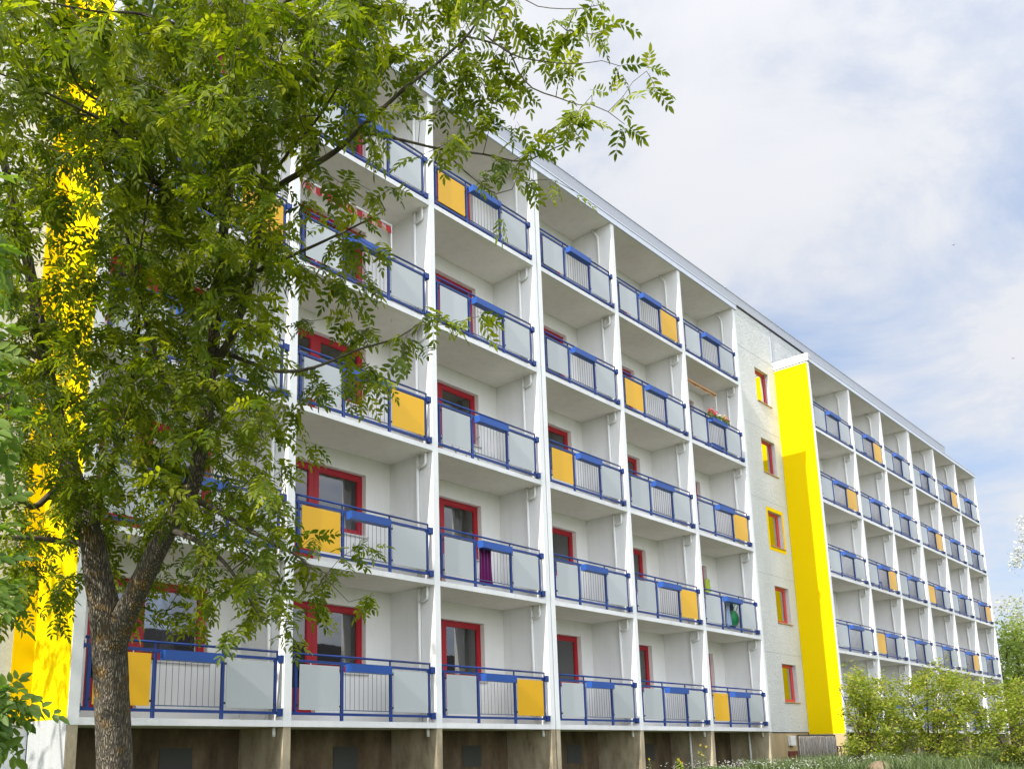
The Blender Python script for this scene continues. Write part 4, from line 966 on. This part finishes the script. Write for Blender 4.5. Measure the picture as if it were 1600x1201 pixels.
# tiny white flowers among the grass
x, y = patch(900, 10, 19, -4.5, -0.5); z = ground_z(x, y)+rs.uniform(0.15, 0.32, len(x)); fp = np.stack([x, y, z], 1)
fp = np.repeat(fp, 5, 0); V, F = leaflets(fp, norm(rs.normal(0, 1, (len(fp), 3))*np.array([1, 1, .3])), norm(rs.normal(0, .3, (len(fp), 3))+np.array([0, 0, 1])), np.full(len(fp), .022), np.full(len(fp), .016), rs)
fo = bpy.data.objects.new('meadow_flowers', mesh_np('meadow_flowers', V, F, W['petal_white'], np.repeat(rs.rand(len(fp)), 6))); COL.objects.link(fo); tag(fo, kind='stuff')
def weed(u, vtop, y, label, seed, nfl=3, leafy=False):
    rs = np.random.RandomState(seed); p = at_y(u, vtop, y); g = float(ground_z(p[0], p[1])); b = (p[0]+0.03, p[1], g)
    th = thing('wild_plant', label, 'plant', b, 'yellow flowering weeds by the plinth')
    mb = MB(); tops = []
    for k in range(nfl):
        e = np.array([p[0]+rs.normal(0, .09)*(k > 0), p[1]+rs.normal(0, .06), p[2]-rs.uniform(0, 0.35)*(k > 0)]); m_ = (e+np.array(b))/2+rs.normal(0, .03, 3); tops.append(e)
        mb.tube([(b[0], b[1], g-.02), m_, e], [.008, .006, .004], 6)
    mb.build('stem', W['grass'], th)
    P = np.concatenate([np.array([np.array(b)*(1-t)+tp_*t for t in rs.uniform(0.1, 0.95, 26 if leafy else 9)]) for tp_ in tops])
    V, F = leaflets(P, norm(rs.normal(0, 1, (len(P), 3))*np.array([1, 1, .4])), norm(rs.normal(0, .4, (len(P), 3))+np.array([0, 0, 1])), np.full(len(P), .10 if leafy else .07), np.full(len(P), .045 if leafy else .02), rs)
    obj_np('leaves', mesh_np('leaves', V, F, W['leaf_far'], np.repeat(rs.rand(len(P)), 6)), th, None)
    for tp_ in tops:
      P = np.repeat(tp_[None], 18, 0)+rs.normal(0, .016, (18, 3))
      V, F = leaflets(P, norm(rs.normal(0, 1, P.shape)), norm(rs.normal(0, 1, P.shape)), np.full(len(P), .019), np.full(len(P), .015), rs)
      obj_np('flower_head', mesh_np('flower_head', V, F, W['petal_yellow'], np.repeat(rs.rand(len(P)), 6)), th, None)
weed(1092, 1163, -0.9, 'tallest yellow flowering weed in front of the plinth', 1, 4)
weed(1060, 1186, -0.9, 'leafy weed with small yellow flowers left of the tallest one', 2, 4, True)
weed(1016, 1185, -0.7, 'single thin weed standing apart at the left of the yellow flowering ones', 3, 1)
# small mounds of bare soil
for k, (u, v, y, w) in enumerate(((1375, 1196, -4.6, 0.5), (1445, 1184, -4.2, 0.45))):
    p = at_y(u, v, y); g = float(ground_z(p[0], p[1])); mb = MB(); vs = []; n = 24
    for r in range(7):
        f = r/6
        for a in range(n): ang = a*2*math.pi/n; q = w*f*(1+.12*math.sin(ang*3+k)); vs.append((p[0]+q*math.cos(ang), p[1]+q*math.sin(ang)*.8, g-0.03+0.24*math.cos(f*math.pi/2)+0.012*math.sin(a*5+r*3)))
    mb.quad_faces(vs, [(r*n+a, r*n+(a+1) % n, (r+1)*n+(a+1) % n, (r+1)*n+a) for r in range(6) for a in range(n)], 0, True)
    if k == 0:
        M = Mat('molehill_soil'); M.color(M.ramp(M.noise(20, 6), [(0.3, (0.15, 0.10, 0.055)), (0.7, (0.30, 0.22, 0.13))])); M.rough(0.95); M.bump(M.noise(30, 6), 1, 0.03); W['soil'] = M.m
    tag(mb.build('soil_mound', W['soil']), ('small brown soil mound in the grass at the bottom edge', 'brown soil mound further back in the grass, nearer the shrubs')[k], 'molehill', 'bare soil mounds in the grass')

# ------------------------------------------------------------------ reed fence by the cellar stairs
M = Mat('weathered_reed'); M.color(M.ramp(M.noise(6, 5, 0.7, (12, 12, 0.8)), [(0.3, (0.05, 0.045, 0.04)), (0.52, (0.20, 0.18, 0.155)), (0.75, (0.38, 0.35, 0.31))])); M.rough(0.9); W['reed'] = M.m
W['iron'] = paint_mat('black_iron', (0.03, 0.028, 0.028), amt=0.2, rough=0.6)
yf = -0.2; xa, xb, zt = 19.52, 22.47, -0.14
gf = float(ground_z(21, yf))
fe = thing('reed_fence', 'weathered grey reed screen in a black iron frame before the yellow wall foot', 'fence', (21.0, yf, gf))
mb = MB()
for x in (xa, (xa+xb)/2, xb): mb.box(x-.02, x+.02, yf-.02, yf+.02, gf-.1, zt)
mb.box(xa-.02, xb+.02, yf-.02, yf+.02, zt+0.001, zt+.04); mb.box(xa-.02, xb+.02, yf+.021, yf+.04, gf+.12, gf+.15)
part(mb, 'frame', W['iron'], parent=fe)
mb = MB(); r2 = random.Random(4); x = xa+.03
while x < xb-.03:
    w = r2.uniform(.012, .028)
    if r2.random() > 0.06: mb.tube([(x, yf-.035+r2.uniform(-.01, .01), gf+.03), (x+r2.uniform(-.03, .03), yf-.035+r2.uniform(-.012, .012), zt-.01+r2.uniform(-.05, .02))], w*0.5, 6)
    x += w*0.95
part(mb, 'reed_screen', W['reed'], parent=fe)
ra = thing('iron_railing', 'short low iron railing to the right of the reed fence', 'railing', (23.1, yf, gf))
mb = MB()
for x in (22.62, 22.9, 23.2, 23.5): mb.box(x-.015, x+.015, yf-.015, yf+.015, gf-.1, -0.50)
mb.box(22.60, 23.52, yf-.015, yf+.015, -0.499, -0.47); mb.tube([(22.65, yf, -.95), (23.47, yf, -.52)], .012, 6); mb.tube([(22.65, yf, -.52), (23.47, yf, -.95)], .012, 6)
part(mb, 'rails', W['iron'], parent=ra)

# ------------------------------------------------------------------ geraniums in one planter box
for k, (x, col, nm) in enumerate(((15.68, (0.55, 0.05, 0.07), 'red'), (15.95, (0.60, 0.06, 0.09), 'pinkish red'), (16.28, (0.75, 0.72, 0.6), 'cream white'), (16.55, (0.70, 0.45, 0.22), 'apricot'), (16.72, (0.65, 0.2, 0.2), 'salmon'))):
    rs = np.random.RandomState(60+k); th = thing('flowering_plant', '%s balcony flower in the planter box under the ochre awning' % nm, 'flower', (x, -.06, 9.52), 'flowers in the planter box under the ochre awning')
    P = np.array([x, -.06, 9.56])+rs.normal(0, 1, (40, 3))*np.array([.06, .04, .035])
    V, F = leaflets(P, norm(rs.normal(0, 1, P.shape)+np.array([0, 0, .3])), norm(rs.normal(0, 1, P.shape)), np.full(40, .07), np.full(40, .05), rs)
    obj_np('leaves', mesh_np('leaves', V, F, W['leaf_far'], np.repeat(rs.rand(40)*.5, 6)), th, None)
    M = Mat('petals_'+nm.replace(' ', '_')); M.color(col); M.rough(.7)
    P = np.array([x, -.08, 9.66])+rs.normal(0, 1, (60, 3))*np.array([.06, .04, .035])
    V, F = leaflets(P, norm(rs.normal(0, 1, P.shape)), norm(rs.normal(0, 1, P.shape)), np.full(60, .045), np.full(60, .04), rs)
    obj_np('flower_heads', mesh_np('flower_heads', V, F, M.m), th, None)

# ------------------------------------------------------------------ two birds far off in the sky
W['bird'] = paint_mat('dark_bird', (0.03, 0.03, 0.035), amt=0.1)
for k, (u, v, D) in enumerate(((1490, 383, 130), (1583, 560, 120))):
    p = at(u, v, D); mb = MB()
    mb.tube([p+np.array([-.16, 0, 0]), p+np.array([-.08, 0, .01]), p+np.array([.05, 0, .01]), p+np.array([.15, 0, 0])], [.01, .045, .04, .008], 8)
    for s_ in (-1, 1): mb.quad_faces([p+np.array([-.05, 0, .02]), p+np.array([.05, 0, .02]), p+np.array([.04, s_*.14, .08]), p+np.array([-.03, s_*.30, .04]), p+np.array([-.06, s_*.14, .075])], [(0, 1, 2, 4), (4, 2, 3)], 0)
    b_ = mb.build('bird', W['bird']); tag(b_, ('small dark bird flying high, the left one of two', 'small dark bird flying near the right edge, the lower of two')[k], 'bird', 'birds in the sky')

# ------------------------------------------------------------------ block across the lawn, mirrored in the window panes
W['opp_wall'] = paint_mat('brown_render_opposite', (0.20, 0.16, 0.13), amt=0.4)
W['opp_roof'] = paint_mat('dark_roof_opposite', (0.06, 0.055, 0.055), amt=0.4)
ob = thing('opposite_house', 'low brown house across the lawn behind the viewer, seen only mirrored in window panes', 'house', (45, -50, -2))
mb = MB(); mb.box(5, 95, -58, -46, -2.2, 6.4); mb.build('wall', W['opp_wall'], ob)
mb = MB(); mb.quad_faces([(4.5, -45.4, 6.3), (95.5, -45.4, 6.3), (95.5, -52, 9.6), (4.5, -52, 9.6), (4.5, -58.6, 6.3), (95.5, -58.6, 6.3)], [(0, 1, 2, 3), (3, 2, 5, 4), (0, 3, 4), (1, 5, 2), (0, 4, 5, 1)]); mb.build('roof', W['opp_roof'], ob)
mb = MB()
for k in range(28):
    for z in (0.2, 3.2): x = 7+k*3.15; mb.box(x, x+1.4, -45.98, -45.9, z, z+1.5)
fr_ = mb.mesh('window', W['plastic_white'])
o = bpy.data.objects.new('window_frames', fr_); COL.objects.link(o); o.parent = ob; o.location = -world_loc(ob)
mb = MB()
for k in range(28):
    for z in (0.2, 3.2):
        x = 7+k*3.15
        for q in (0.12, 0.76): mb.box(x+q, x+q+.52, -45.895, -45.89, z+.12, z+1.38)
o = bpy.data.objects.new('window_panes', mb.mesh('panes', W['dark'])); COL.objects.link(o); o.parent = ob; o.location = -world_loc(ob)
